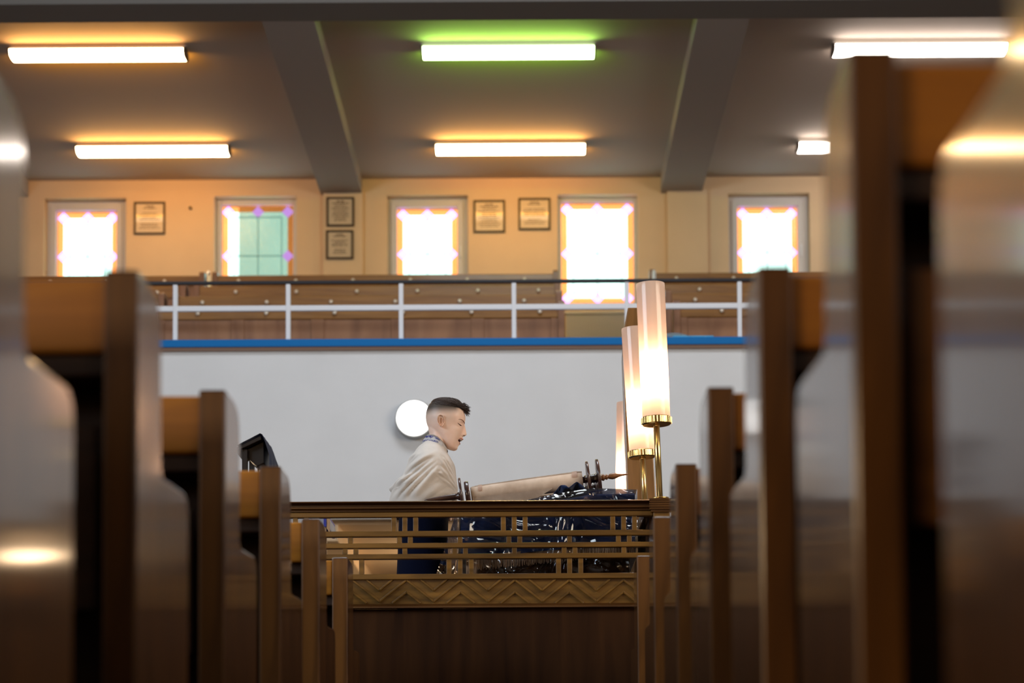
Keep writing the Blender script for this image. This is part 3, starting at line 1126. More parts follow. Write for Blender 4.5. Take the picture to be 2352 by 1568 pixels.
# ------------------------------------------------------------------ reading table with cloth and plastic cover
TX0, TX1 = U(1062, 1150, 7.75).x, U(1484, 1150, 7.75).x
TX1 = min(TX1, .405)
TY0, TY1 = 7.66, 8.55
zfl = U(1400, 1133, TY0).z     # flat part on the right
xk = U(1361, 1128, TY0).x      # knee
xleft = TX0
zleft = U(1062, 1186, TY0).z


def ztop_at(x):
    if x >= xk: return zfl
    return zfl + (zleft - zfl) * (xk - x) / (xk - xleft)


tb = empty('reading_table', ((TX0 + TX1) / 2, (TY0 + TY1) / 2, ZPF), 'wooden reading table with sloped top under the navy cloth', 'table')
bm = NB()
prism(bm, [(TX0 + .01, ztop_at(TX0) - .05), (xk, zfl - .05), (TX1 - .01, zfl - .05), (TX1 - .01, zfl - .018), (xk, zfl - .018), (TX0 + .01, ztop_at(TX0) - .018)], 'y', TY0 + .02, TY1 - .02)
obj('table_top', bm, 'post_wood', tb)
bm = bx(TX0 + .06, TX1 - .02, TY0 + .03, TY0 + .05, ZPF + .35, ztop_at(TX0) - .05)
obj('front_panel', bm, 'bimah_panel', tb)
for (xx, yy) in ((TX0 + .015, TY0 + .04), (TX0 + .015, TY1 - .1), (TX1 - .06, TY0 + .06), (TX1 - .06, TY1 - .1)):
    bm = bx(xx, xx + .045, yy, yy + .045, ZPF, ztop_at(xx) - .05)
    obj('leg', bm, 'pale_wood' if xx < 0 else 'post_wood', tb, bevel=0.006)

# navy cloth: top and skirt all round with a gold fringe along the hem
def skirt_pts(off, nx=40):
    return


def hem(x):   # z of the hem on the front, px line (1085,1283) -> (1495,1240)
    px = 1220 + x * F / TY0
    py = 1283 + (px - 1085) * (1240 - 1283) / (1495 - 1085)
    return U(px, py, TY0 - .01).z


def draped(off, yfront, hemf, wav, seed, left_flare=0.0, left_hem=None, lift=0.0):
    """sheet over the table: rows from the back edge over the top, down the front; with left and right side flaps"""
    rr = np.random.RandomState(seed)
    ph = rr.rand(8) * 6.28
    bm = NB()
    nx = 60
    X = np.linspace(TX0 - off, TX1 + off * .6, nx)
    rowsP = []
    for j in range(14):
        t = j / 13
        y = TY1 + off - (TY1 - yfront + off) * t
        rowsP.append([(x, y, ztop_at(max(TX0, min(TX1, x))) + lift + .004 * wav * math.sin(7 * x + 9 * y + ph[0])) for x in X])
    nz = 22
    for j in range(1, nz + 1):
        t = j / nz
        row = []
        for x in X:
            zt = ztop_at(max(TX0, min(TX1, x))) + lift
            zh = hemf(x)
            z = zt + (zh - zt) * t
            w = wav * t * (.016 + .010 * math.sin(18 * x + ph[1] + 2.2 * t) + .006 * math.sin(41 * x + ph[2]))
            row.append((x - left_flare * t * max(0, (xk - x) / (xk - TX0)) ** 3, yfront - .004 - w - .01 * t * wav, z))
        rowsP.append(row)
    grid_surface(bm, rowsP)
    # left flap
    lh = left_hem or hemf(TX0)
    rowsL = []
    ny = 24
    Ys = np.linspace(yfront, TY1 + off, ny)
    for j in range(nz + 1):
        t = j / nz
        row = []
        zt = ztop_at(TX0) + lift
        for y in Ys:
            w = wav * t * (.014 + .009 * math.sin(22 * y + ph[4]) + .005 * math.sin(47 * y + ph[5]))
            row.append((TX0 - off - left_flare * t * max(0, 1 - (y - yfront) / .25) - w * (1 if y < yfront + .3 else .3) - .004, y, zt + (lh - zt) * t))
        rowsL.append(row)
    grid_surface(bm, rowsL)
    rowsR = []
    for j in range(nz + 1):
        t = j / nz
        zt = zfl + lift
        rowsR.append([(TX1 + off * .6 + .002, y, zt + (lh - zt) * t) for y in Ys])
    grid_surface(bm, rowsR)
    bmesh.ops.remove_doubles(bm, verts=bm.verts[:], dist=0.0015)
    return bm


cl = obj('table_cloth', draped(.004, TY0, hem, .6, 3), 'navy_velvet', None, smooth=True)
tag(cl, 'navy velvet cloth with gold fringe over the reading table, under clear plastic', 'tablecloth')
ORG[cl] = Vector((0, 0, 0))
bm = NB()
rr = random.Random(4)
x = TX0 + .03
while x < TX1:
    z = hem(x)
    ln = .046 + rr.uniform(-.004, .004)
    y = TY0 - .016 + rr.uniform(-.002, .002)
    tube(bm, [(x, y, z + .004), (x + rr.uniform(-.002, .002), y - .001, z - ln * .5), (x + rr.uniform(-.004, .004), y, z - ln)], [.0016, .0019, .0010], 5)
    x += rr.uniform(.0022, .0034)
fg = obj('fringe', bm, 'gold_fringe', cl)
fg['kind'] = 'stuff'
bm = NB()
P = [[(x, TY0 - .0185, hem(x) + .008), (x, TY0 - .0195, hem(x) - .006)] for x in np.linspace(TX0 + .03, TX1, 40)]
grid_surface(bm, P)
bmesh.ops.solidify(bm, geom=bm.faces[:], thickness=0.003)
obj('fringe_band', bm, 'gold_fringe', cl)


def hem2(x):
    px = 1220 + x * F / TY0
    return U(px, 1336 + 10 * math.sin(px * .021) - 0.02 * (px - 1085), TY0 - .03).z


pc = obj('plastic_cover', draped(.016, TY0 - .032, hem2, 1.6, 11, left_flare=.055, left_hem=hem2(TX0), lift=.012), 'clear_plastic', None, smooth=True)
tag(pc, 'crumpled clear plastic cover hanging over the navy table cloth', 'plastic cover')

# ------------------------------------------------------------------ torah scroll
YT = 7.86
ST = YT / F
A0, A1 = U(975, 1149.5, YT), U(1443, 1088.5, YT)
axv = (A1 - A0)
LT = axv.length


def tpos(px): return (px - 975) / (1443 - 975)


def ap(px): return A0.lerp(A1, tpos(px))


ts = empty('torah_scroll', tuple(ap(1210)), 'rolled parchment scroll with turned wooden handles lying on the reading table', 'scroll')


def scroll_set(dy, dz, tall=1.0):
    off = Vector((0, dy, dz))
    bm = NB()
    n = 20
    prof = [(0, 16.5), (.02, 18.2), (.1, 18.8), (.5, 20.5), (.95, 21.0), (1.0, 20.0)]
    lathe(bm, ap(1082) + off, ap(1338) + off, [(t, r * ST) for t, r in prof], 40)
    roll = obj('parchment_roll', bm, 'parchment', ts, smooth=False, bevel=0.001)
    for p in roll.data.polygons: p.use_smooth = len(p.vertices) == 4
    a, b_ = frame_basis(axv)
    # edge of the sheet along the roll and two mending tapes
    if dy == 0:
        up = Vector((0, 0, 1))
        front = Vector((0, -1, 0))

        def on_roll(px, ang, e=.0012):
            t = (px - 1082) / 256
            r = np.interp(t, [p[0] for p in prof], [p[1] for p in prof]) * ST + e
            return ap(px) + (up * math.sin(ang) + front * math.cos(ang)) * r
        bm = NB()
        P = [[on_roll(px, 1.0 - .10 * (px - 1082) / 256 + k * .12) for k in range(6)] for px in np.linspace(1090, 1336, 24)]
        grid_surface(bm, P)
        bmesh.ops.solidify(bm, geom=bm.faces[:], thickness=0.0012)
        obj('sheet_edge', bm, 'parchment', roll)
        for (px0, px1, a0, a1) in ((1098, 1107, .12, 1.5), (1313, 1325, .25, 1.5)):
            bm = NB()
            P = [[on_roll(px, a0 + (a1 - a0) * k / 10, .0026) for k in range(11)] for px in np.linspace(px0, px1, 4)]
            grid_surface(bm, P)
            bmesh.ops.solidify(bm, geom=bm.faces[:], thickness=0.0006)
            obj('mending_tape', bm, 'tape', roll)
        bm = NB()
        P = []
        for px in np.linspace(1086, 1268, 20):
            a = on_roll(px, -.55)
            P.append([a + Vector((0, -.006 * q, -.058 * q * min(1, (1268 - px) / 70 + .1))) for q in (0, .3, .65, 1)])
        grid_surface(bm, P)
        bmesh.ops.solidify(bm, geom=bm.faces[:], thickness=0.0012)
        obj('hanging_sheet', bm, 'parchment', ts)
    # spindle through, handles and discs
    bm = NB()
    lathe(bm, ap(1338) + off, ap(1376) + off, [(0, 7.5 * ST), (.25, 7.5 * ST), (.42, 8 * ST), (.5, 11.5 * ST), (.56, 9 * ST), (.66, 10.5 * ST), (.76, 9 * ST), (.82, 12 * ST), (.9, 8 * ST), (1, 8 * ST)], 24)
    obj('spindle', bm, 'roller_dark', ts, smooth=True)
    bm = NB()
    L = 1443 - 1374
    H_ = [(1374, 9), (1378, 9), (1380, 6), (1384, 8), (1386, 8.5), (1389, 5), (1392, 6.5), (1394, 6.5), (1396, 4.2), (1400, 6), (1406, 7.4), (1413, 6.6), (1420, 4.2), (1428, 2.6), (1436, 2.2), (1440, 1.7), (1443, .8)]
    if not dy:
        lathe(bm, ap(1374) + off, ap(1443) + off, [((px - 1374) / L, r * ST) for px, r in H_], 24)
        obj('handle', bm, 'roller_light', ts, smooth=True, label='pale turned handle')
    bm = NB()
    L = 1060 - 975
    H_ = [(975, .8), (978, 3.2), (983, 3.6), (990, 4.2), (1002, 5.2), (1012, 6), (1030, 6.6), (1046, 7.0), (1050, 7.0), (1053, 9.5), (1060, 10)]
    if not dy:
      lathe(bm, ap(975) + off, ap(1060) + off, [((px - 975) / L, r * ST) for px, r in H_], 24)
      obj('handle', bm, 'roller_dark', ts, smooth=True, label='dark turned handle')

    def disc(px0, px1, r):
        if dy: r = 33
        bm = NB()
        lathe(bm, ap(px0) + off, ap(px1) + off, [(0, r * .955 * ST), (.12, r * .985 * ST), (.5, r * ST), (.88, r * .985 * ST), (1, r * .955 * ST)], 48)
        obj('disc', bm, 'roller_dark', ts, smooth=True)
    disc(1057, 1062.5, 42)
    disc(1069, 1079, 32)
    disc(1348.5, 1354.5, 42)
    disc(1371.5, 1378.5, 44)


scroll_set(0, 0)
scroll_set(.24, 0.0)
# open sheet between the two rolls
bm = NB()
P = []
for k in range(8):
    t = k / 7
    o_ = Vector((0, .02 + .2 * t, -.038))
    P.append([ap(px) + o_ for px in np.linspace(1090, 1334, 12)])
grid_surface(bm, P)
bmesh.ops.solidify(bm, geom=bm.faces[:], thickness=0.0015)
obj('open_sheet', bm, 'parchment', ts)

# velvet bundle under the scroll, bunched up at its right end
bm = NB()
P = []
nn = 60
for i in range(nn + 1):
    px = 1092 + (1345 - 1092) * i / nn
    t = i / nn
    cc = ap(px)
    zt = cc.z - 19.5 * ST - .019
    zb0 = ztop_at(cc.x) + .028
    bulge = max(0, (px - 1262) / 83)
    ring = []
    for k in range(28):
        an = 2 * PI * k / 28
        bq = min(1, bulge * 4)
        yy = .045 - .035 * bq + (.055 + .06 * bq) * math.cos(an)
        hh = (zt - zb0) / 2
        zz_ = (zt + zb0) / 2 + hh * math.copysign(abs(math.sin(an)) ** .6, math.sin(an))
        wob = (.006 * math.sin(px * .16 + 3 * an) + .005 * math.sin(px * .33 - 2 * an))
        front = max(0, -math.cos(an))
        yv = YT + yy - front * (.05 * math.sin(PI * min(1, bulge)) ** .7 if bulge > 0 else 0) + wob
        zv = zz_
        if bulge > 0:
            zv += max(0, (front - .45) / .55) ** 1.2 * ST * (17 * math.exp(-((px - 1322) / 14) ** 2) + 15 * math.exp(-((px - 1288) / 15) ** 2)) + wob * .5
        ring.append((cc.x + wob * .4, yv, zv))
    P.append(ring)
V = grid_surface(bm, P, closed_u=True)
bm.faces.new(V[0][::-1])
bm.faces.new(V[-1])
o = obj('velvet_cover', bm, 'navy_velvet', None, smooth=True)
tag(o, 'bunched navy velvet cloth tucked under the right end of the parchment scroll', 'cloth')

# ------------------------------------------------------------------ lectern and white cloth at the left of the platform
YL = 8.9
lt = empty('lectern', (U(585, 1050, YL).x, YL + .1, ZPF), 'dark wooden lectern with sloped top left of the boy, seen from below', 'lectern')
def lp(px, py, Y=YL):
    p = U(px, py, Y)
    return (p.x, p.z)
bm = NB()
prism(bm, [lp(540, 1028), lp(599, 1000), lp(600, 1009), lp(540, 1037)], 'y', YL, YL + .3)
obj('sloped_top', bm, 'lectern_wood', lt, bevel=0.002)
bm = NB()
prism(bm, [lp(556, 1031), lp(602, 1009), lp(603, 1058), lp(586, 1066), lp(570, 1052)], 'y', YL + .05, YL + .27)
obj('book_box', bm, 'lectern_wood', lt, bevel=0.002)
xa, xb = U(554, 1100, YL).x, U(566, 1100, YL).x
zt_ = U(560, 1030, YL).z
obj('leg', bx(xa, xb, YL + .02, YL + .05, ZPF, zt_), 'lectern_wood', lt)
obj('leg', bx(xa, xb, YL + .25, YL + .28, ZPF, zt_), 'lectern_wood', lt)
xa, xb = U(581.5, 1100, YL).x, U(585, 1100, YL).x
obj('leg', bx(xa, xb, YL + .14, YL + .16, ZPF, U(583, 1064, YL).z), 'lectern_wood', lt)
xa, xb = U(571, 1100, YL).x, U(577, 1100, YL).x
obj('crosspiece', bx(xa - .03, xb + .02, YL + .12, YL + .18, U(574, 1110, YL).z, U(574, 1096, YL).z), 'lectern_wood', lt)
# navy cloth over its high edge
bm = NB()
P = []
line = [(545, 1024), (560, 1016), (575, 1008.5), (590, 1000.5), (598, 996.5), (603, 999), (609, 1014), (615, 1032), (620, 1045), (621.5, 1062), (620, 1080), (617, 1100), (616, 1125)]
for i, (px, py) in enumerate(line):
    row = []
    for k in range(16):
        y = YL - .012 + .33 * k / 15
        w = (.006 * math.sin(k * 1.3 + i * .5)) * max(0, i - 4) / 8
        p = U(px, py - .8, YL)
        row.append((p.x + w, y, p.z))
    P.append(row)
grid_surface(bm, P)
bmesh.ops.solidify(bm, geom=bm.faces[:], thickness=0.006)
o = obj('lectern_cloth', bm, 'navy_velvet', None, smooth=True)
tag(o, 'navy cloth draped over the high edge of the dark lectern', 'cloth')

# small table with white fringed cloth
YS = 8.7
xa, xb = U(640, 1180, YS).x, U(748, 1180, YS).x
zt_ = U(700, 1180, YS).z
st = empty('side_table', ((xa + xb) / 2, YS + .2, ZPF), 'small dark side table under a white fringed cloth behind the left lattice', 'table')
obj('table_top', bx(xa + .02, xb - .01, YS + .02, YS + .38, zt_ - .03, zt_), 'lectern_wood', st)
for (xx, yy) in ((xa + .04, YS + .05), (xb - .06, YS + .05), (xa + .04, YS + .32), (xb - .06, YS + .32)):
    obj('leg', bx(xx, xx + .03, yy, yy + .03, ZPF, zt_ - .03), 'lectern_wood', st)
wc = empty('fringed_cloth', ((xa + xb) / 2, YS + .2, zt_), 'white cloth with navy band and gold fringe hanging behind the left lattice', 'cloth')
zc_ = U(700, 1214, YS).z
bm = NB()
P = []
Xs = np.linspace(xa, xb, 20)
P.append([(x, YS + .38, zt_ + .003) for x in Xs])
for j in range(8):
    t = j / 7
    P.append([(x + .002, YS - .006 * math.sin(30 * x) * t - .002, zt_ + .003 + (zc_ - zt_ - .02 * math.sin(6 * (x - xa))) * t) for x in Xs])
grid_surface(bm, P)
P = []
for j in range(8):
    t = j / 7
    P.append([(xb + .003 + .008 * t, y, zt_ + .003 + (zc_ - zt_) * t) for y in np.linspace(YS, YS + .38, 12)])
grid_surface(bm, P)
bmesh.ops.solidify(bm, geom=bm.faces[:], thickness=0.002)
obj('cloth_body', bm, 'shirt_white', wc, smooth=True)
bm = bx(xb - .008, xb + .004, YS - .012, YS + .38, zc_ + .008, zt_ + .004)
obj('navy_band', bm, 'blue_thread', wc, label='navy band')
bm = NB()
for i in range(34):
    z = zt_ - (zt_ - zc_) * i / 33
    tube(bm, [(xb + .006, YS - .008, z), (xb + .016 + .003 * math.sin(i), YS - .01, z - .014), (xb + .019, YS - .01, z - .03)], [.0016, .0016, .0008], 5)
for i in range(60):
    x = xa + (xb - xa) * i / 59
    tube(bm, [(x, YS - .008, zc_ + .004), (x + .003, YS - .012, zc_ - .012), (x + .002, YS - .01, zc_ - .026)], [.0016, .0016, .0008], 5)
f_ = obj('fringe', bm, 'gold_fringe', wc, label='gold fringe')
f_['kind'] = 'stuff'

# ================================================================== THE BOY
YBoy = 8.2
SB = YBoy / F
boy = empty('person', (U(975, 1200, YBoy).x, YBoy, ZPF), 'boy in profile with short hair and cream prayer shawl reading aloud from the scroll', 'person')

LV = [916.2, 917, 920, 925, 932, 943, 952, 960, 966, 972, 977, 981, 985, 989, 992, 996, 1000, 1004, 1007, 1010, 1013, 1016, 1019, 1022, 1026, 1029, 1032, 1034.6]
tb_b = {916.2: 1019, 917: 1010, 920: 999, 925: 991, 932: 984.5, 943: 980, 952: 978.3, 960: 978, 966: 978.8, 972: 980, 977: 981.5, 981: 983.5, 985: 986, 992: 992, 1000: 1000, 1007: 1006, 1013: 1011, 1019: 1015, 1026: 1022, 1029: 1026, 1032: 1032, 1034.6: 1041}
tb_f = {916.2: 1023, 917: 1034, 920: 1045, 925: 1053, 932: 1059, 943: 1065.2, 952: 1068, 960: 1069.2, 966: 1068.4, 972: 1066.6, 977: 1065, 985: 1063.6, 992: 1062, 1000: 1060.5, 1007: 1058.5, 1013: 1055.5, 1019: 1053.2, 1026: 1051.6, 1029: 1050.8, 1032: 1049, 1034.6: 1045.5}
tb_w = {916.2: .003, 917: .024, 920: .041, 925: .054, 932: .063, 943: .0695, 952: .0715, 960: .072, 972: .070, 985: .0655, 1000: .0585, 1010: .053, 1019: .046, 1026: .038, 1029: .033, 1032: .025, 1034.6: .010}


def smooth_interp(tab):
    k = sorted(tab)
    v = [tab[q] for q in k]

    def f(y):
        # cubic hermite with monotone-ish tangents
        y = min(max(y, k[0]), k[-1])
        i = max(0, min(len(k) - 2, int(np.searchsorted(k, y)) - 1))
        h = k[i + 1] - k[i]
        t = (y - k[i]) / h
        d = (v[i + 1] - v[i]) / h
        d0 = (v[i] - v[i - 1]) / (k[i] - k[i - 1]) if i > 0 else d
        d2 = (v[i + 2] - v[i + 1]) / (k[i + 2] - k[i + 1]) if i + 2 < len(k) else d
        m0 = 0 if d0 * d <= 0 else 2 * d0 * d / (d0 + d)
        m1 = 0 if d * d2 <= 0 else 2 * d * d2 / (d + d2)
        return (2 * t ** 3 - 3 * t ** 2 + 1) * v[i] + (t ** 3 - 2 * t ** 2 + t) * h * m0 + (-2 * t ** 3 + 3 * t ** 2) * v[i + 1] + (t ** 3 - t ** 2) * h * m1
    return f


fb, ff, fw = smooth_interp(tb_b), smooth_interp(tb_f), smooth_interp(tb_w)
nose_amp = smooth_interp({969: 0, 973: .8, 977: 3.2, 981: 4.8, 985: 6.4, 990: 8.6, 994: 10.4, 997: 11.2, 999: 10.8, 1001: 8.0, 1003: 3.2, 1006: 0})
nose_sig = smooth_interp({969: .006, 977: .0055, 985: .0065, 992: .0085, 998: .0115, 1003: .012, 1006: .012})
lip_amp = smooth_interp({1003: 0, 1005: 3.0, 1008: 4.8, 1010: 4.8, 1011.6: -3.5, 1013.8: -4.0, 1015.4: .6, 1018: 2.6, 1021: 2.8, 1023.5: .6, 1026: 0, 1030: .6, 1034: 0})
NF = 2.5
NBK = 2.15


def g(x, s): return math.exp(-(x / s) ** 2)


def head_pt(py, th, e=0.0):
    """th=0 forward (+x), pi/2 -> towards the camera (-y)"""
    b_, f_, w_ = fb(py), ff(py), fw(py)
    xm = b_ + .46 * (f_ - b_)
    c_, s_ = math.cos(th), math.sin(th)
    n = NF if c_ > 0 else NBK
    X = xm + ((f_ - xm) if c_ > 0 else (xm - b_)) * math.copysign(abs(c_) ** (2 / n), c_)
    Y = w_ * math.copysign(abs(s_) ** (2 / n), s_)
    # narrow the front of the face
    if X > xm:
        q = (X - xm) / max(1e-6, f_ - xm)
        k = np.interp(py, [940, 965, 985, 1010, 1030], [0, .10, .18, .22, .2])
        Y *= 1 - k * q * q
    dX = 0.0
    if c_ > -.2:
        dX += nose_amp(py) * g(Y, nose_sig(py)) if 969 < py < 1006 else 0
        dX += lip_amp(py) * g(Y, .017) if 1003 < py < 1034 else 0
        ay = abs(Y)
        dX -= 2.6 * g(ay - .030, .012) * g(py - 977.5, 5.5)          # eye socket
        dX += 1.6 * g(ay - .029, .009) * g(py - 979.5, 3.2)          # lid over the eye
        dX += 1.0 * g(ay - .026, .016) * g(py - 969, 3.0)            # brow
        dX += 1.2 * g(ay - .036, .014) * g(py - 993, 8)              # cheek
        dX += 1.4 * g(ay - .0125, .004) * g(py - 999.5, 2.4)         # nostril wing
    Yd = 0.0
    Yd -= .0035 * g(py - 976, 9) * g(X - 1058, 8)                    # temple/eye hollow from the side
    Yd += .0022 * g(py - 991, 7) * g(X - 1050, 9)                    # cheek bone
    Yd -= .0025 * g(py - 958, 10) * g(X - 1052, 9)
    Yd += .0025 * g(py - 1016, 8) * g(X - 1026, 9)                   # jaw muscle
    Y2 = Y + math.copysign(Yd, Y) * min(1, abs(Y) / .02)
    p = U(X + dX, py, YBoy)
    out = Vector((p.x, YBoy - Y2, p.z))
    if e:
        cpt = U(xm, py, YBoy)
        d = (out - Vector((cpt.x, YBoy, cpt.z)))
        out = out + d.normalized() * e
    return out


def th_for(px, py):
    """angle on the near side where the surface passes pixel column px"""
    best, bt = 1e9, 0
    for k in range(0, 181):
        th = PI * k / 180
        b_, f_ = fb(py), ff(py)
        p = head_pt(py, th)
        x = 1220 + (p.x) * F / YBoy
        x = x - (U(1220, py, YBoy).x) * F / YBoy
        if abs(x - px) < best:
            best, bt = abs(x - px), th
    return bt


def on_head(px, py, e=.0006, far=False):
    p = head_pt(py, th_for(px, py), e)
    if far: p = Vector((p.x, 2 * YBoy - p.y, p.z))
    return p


lev = list(np.linspace(916.2, 918, 4)) + list(np.linspace(918.8, 966, 34)) + list(np.linspace(967, 1034.6, 84))
NT = 120
bm = NB()
P = [[head_pt(py, 2 * PI * k / NT) for k in range(NT)] for py in lev]
V = grid_surface(bm, P, closed_u=True)
bm.faces.new(V[0][::-1])
bm.faces.new(V[-1])

# neck
nk = [(962, 984, 1014, .047), (975, 983, 1016, .048), (985, 984, 1019, .047), (995, 985.5, 1023, .047), (1005, 986, 1027, .048), (1015, 984, 1027, .052), (1025, 980, 1025, .058), (1036, 972, 1022, .07), (1048, 962, 1018, .085)]
P = []
for (py, xb_, xf_, w_) in nk:
    row = []
    for k in range(40):
        an = 2 * PI * k / 40
        p = U((xb_ + xf_) / 2 + (xf_ - xb_) / 2 * math.cos(an), py, YBoy)
        row.append((p.x, YBoy + w_ * math.sin(an), p.z))
    P.append(row)
V = grid_surface(bm, P, closed_u=True)
bm.faces.new(V[0][::-1])
bm.faces.new(V[-1])

# torso, arms, hands and legs grown with a skin modifier, then merged into one surface
def skin_mesh(chains, root):
    """chains: list of lists of (point, radius) that share points by identity of coordinates"""
    me = bpy.data.meshes.new('tmp')
    idx, verts, edges, rad = {}, [], [], []

    def vid(p, r):
        key = tuple(round(c, 4) for c in p)
        if key not in idx:
            idx[key] = len(verts)
            verts.append(p)
            rad.append(r)
        return idx[key]
    for ch in chains:
        pr = None
        for p, r in ch:
            i = vid(tuple(p), r)
            if pr is not None and pr != i: edges.append((pr, i))
            pr = i
    me.from_pydata(verts, edges, [])
    o = bpy.data.objects.new('tmp', me)
    COL.objects.link(o)
    o.modifiers.new('skin', 'SKIN')
    sv = me.skin_vertices[0].data
    for i, r in enumerate(rad):
        sv[i].radius = r if isinstance(r, tuple) else (r, r)
        sv[i].use_root = (i == idx[tuple(round(c, 4) for c in root)])
    ss = o.modifiers.new('ss', 'SUBSURF')
    ss.levels = 2
    ss.render_levels = 2
    dg = bpy.context.evaluated_depsgraph_get()
    dg.update()
    m2 = bpy.data.meshes.new_from_object(o.evaluated_get(dg))
    bpy.data.objects.remove(o)
    return m2


def W(px, py, dy=0.0):
    p = U(px, py, YBoy)
    return (p.x, YBoy + dy, p.z)


pel = W(962, 1330)
zpel = pel[2]
chest = W(985, 1120)
neckb = W(1000, 1050)
shR, shL = W(985, 1068, -.15), W(985, 1068, .15)
hipR, hipL = (pel[0], YBoy - .08, zpel - .04), (pel[0], YBoy + .08, zpel - .04)
body = [
    [(pel, .10), (W(968, 1240), .095), (chest, .105), (W(994, 1078), .085), (neckb, .05)],
    [(W(994, 1078), .085), (shR, .055), (W(968, 1150, -.19), .042), (W(988, 1178, -.15), .034), (W(1004, 1181, -.13), .026)],
    [(W(994, 1078), .085), (shL, .055), (W(975, 1150, .2), .042), (W(990, 1178, .16), .034), (W(1004, 1181, .14), .026)],
    [(pel, .10), (hipR, .078), ((pel[0] + .015, YBoy - .09, (zpel + ZPF) / 2 + .02), .055), ((pel[0] - .01, YBoy - .09, ZPF + .09), .04), ((pel[0] + .1, YBoy - .095, ZPF + .04), .035)],
    [(pel, .10), (hipL, .078), ((pel[0] + .015, YBoy + .09, (zpel + ZPF) / 2 + .02), .055), ((pel[0] - .01, YBoy + .09, ZPF + .09), .04), ((pel[0] + .1, YBoy + .095, ZPF + .04), .035)]]
me = skin_mesh(body, pel)
bm.from_mesh(me)


# hands: palm and five separate fingers curled over the roller handles
def hand(wrist, axis_pt, sgn):
    w = Vector(wrist)
    c_ = Vector(axis_pt)
    d = (c_ - w)
    chains = []
    palm_c = w + d * .45
    base = [(tuple(w), .022), (tuple(palm_c), .024)]
    chains.append(base)
    axd = axv.normalized()
    nrm = Vector((0, 0, 1))
    for i, (k, ln) in enumerate(((-1.5, .9), (-.5, 1.0), (.5, .96), (1.5, .78))):
        k0 = palm_c + axd * k * .010 + d.normalized() * .012 + nrm * .004
        r = .0085
        pts = [(tuple(palm_c), .024), (tuple(k0), .011)]
        R_ = .021
        for q, an in enumerate((1.9, 1.0, .1, -.7)):
            pos = c_ + axd * (k * .016) + Vector((0, -sgn * math.cos(an) * R_ * ln * -1, math.sin(an) * R_))
            pts.append((tuple(pos), r - .0006 * q))
        chains.append(pts)
    th_ = [(tuple(w + d * .2), .016), (tuple(w + d * .4 + axd * -.026 - nrm * .004), .011), (tuple(c_ + axd * -.034 + Vector((0, 0, -.018))), .0095), (tuple(c_ + axd * -.022 + Vector((0, 0, -.022))), .0085)]
    chains.append([base[0], th_[0]] + th_[1:])
    return skin_mesh(chains, w)


me2 = hand(W(1006, 1182, -.13), W(1027, 1181, -.12), 1)
bm.from_mesh(me2)
me3 = hand(W(1006, 1182, .14), W(1027, 1181, .13), -1)
bm.from_mesh(me3)
tmp = bpy.data.meshes.new('tmp_body')
bmesh.ops.recalc_face_normals(bm, faces=bm.faces[:])
bm.to_mesh(tmp)
bm.free()
to = bpy.data.objects.new('tmp_body', tmp)
COL.objects.link(to)
rm = to.modifiers.new('remesh', 'REMESH')
rm.mode = 'VOXEL'
rm.voxel_size = 0.0021
dg = bpy.context.evaluated_depsgraph_get()
dg.update()
m2 = bpy.data.meshes.new_from_object(to.evaluated_get(dg))
bpy.data.objects.remove(to)
bm = NB()
bm.from_mesh(m2)
for _ in range(2):
    bmesh.ops.smooth_vert(bm, verts=bm.verts[:], factor=.5, use_axis_x=True, use_axis_y=True, use_axis_z=True)


# ears
def ear(bm, far):
    c0 = on_head(1014.5, 974, 0)
    sg = 1 if far else -1
    nr, na = 16, 40
    prof_r = [0, .12, .25, .36, .46, .54, .62, .70, .77, .84, .90, .95, 1.0, 1.03, 1.0, .9]
    prof_h = [-.003, -.003, -.002, .001, .006, .0105, .011, .008, .0065, .0095, .0155, .0165, .014, .009, .002, -.006]
    rows_ = []
    for r, h_ in zip(prof_r, prof_h):
        row = []
        for k in range(na):
            an = 2 * PI * k / na
            ca, sa = math.cos(an), math.sin(an)
            rx = 8.2 * (1 + .12 * sa) * (1 - .18 * max(0, -sa) ** 2)
            ry = 13.8
            lobe = max(0, -sa - .6)
            x = r * rx * ca + 1.6 * (-sa) * -.4 + .12 * 8 * r * sa * -1
            zq = r * ry * sa
            hh = h_
            if h_ > .004 and r < .9:
                hh *= (1 - .75 * lobe)
            if ca > .55 and r > .55:
                hh = hh * (1 - .7 * (ca - .55) / .45)
            back = .007 * max(0, -ca)
            p = U(1014.5 + x, 974 - zq, YBoy)
            c_ = on_head(min(1022, max(1004, 1014.5 + x)), 974 - zq, 0)
            yo = (YBoy - c0.y) * .5 + (YBoy - c_.y) * .5
            row.append((p.x, YBoy + sg * (yo + hh + back * min(1, r)), p.z))
        rows_.append(row)
    V = grid_surface(bm, rows_, closed_u=True)
    bm.faces.new(V[0])


ear(bm, False)
ear(bm, True)
bd = obj('body', bm, 'skin', boy, smooth=True)
# the skin shader reads world heights: keep the body's own origin at the world origin
bd.data.transform(Matrix.Translation(ORG[boy]))
bd.location = -ORG[boy]

# face details
def strip_tube(name, pts, rads, mat, e=.0, both=True):
    bm = NB()
    for far in ((False, True) if both else (False,)):
        tube(bm, [on_head(x, y, e, far) for x, y in pts], rads, 8)
    return obj(name, bm, mat, boy, smooth=True)


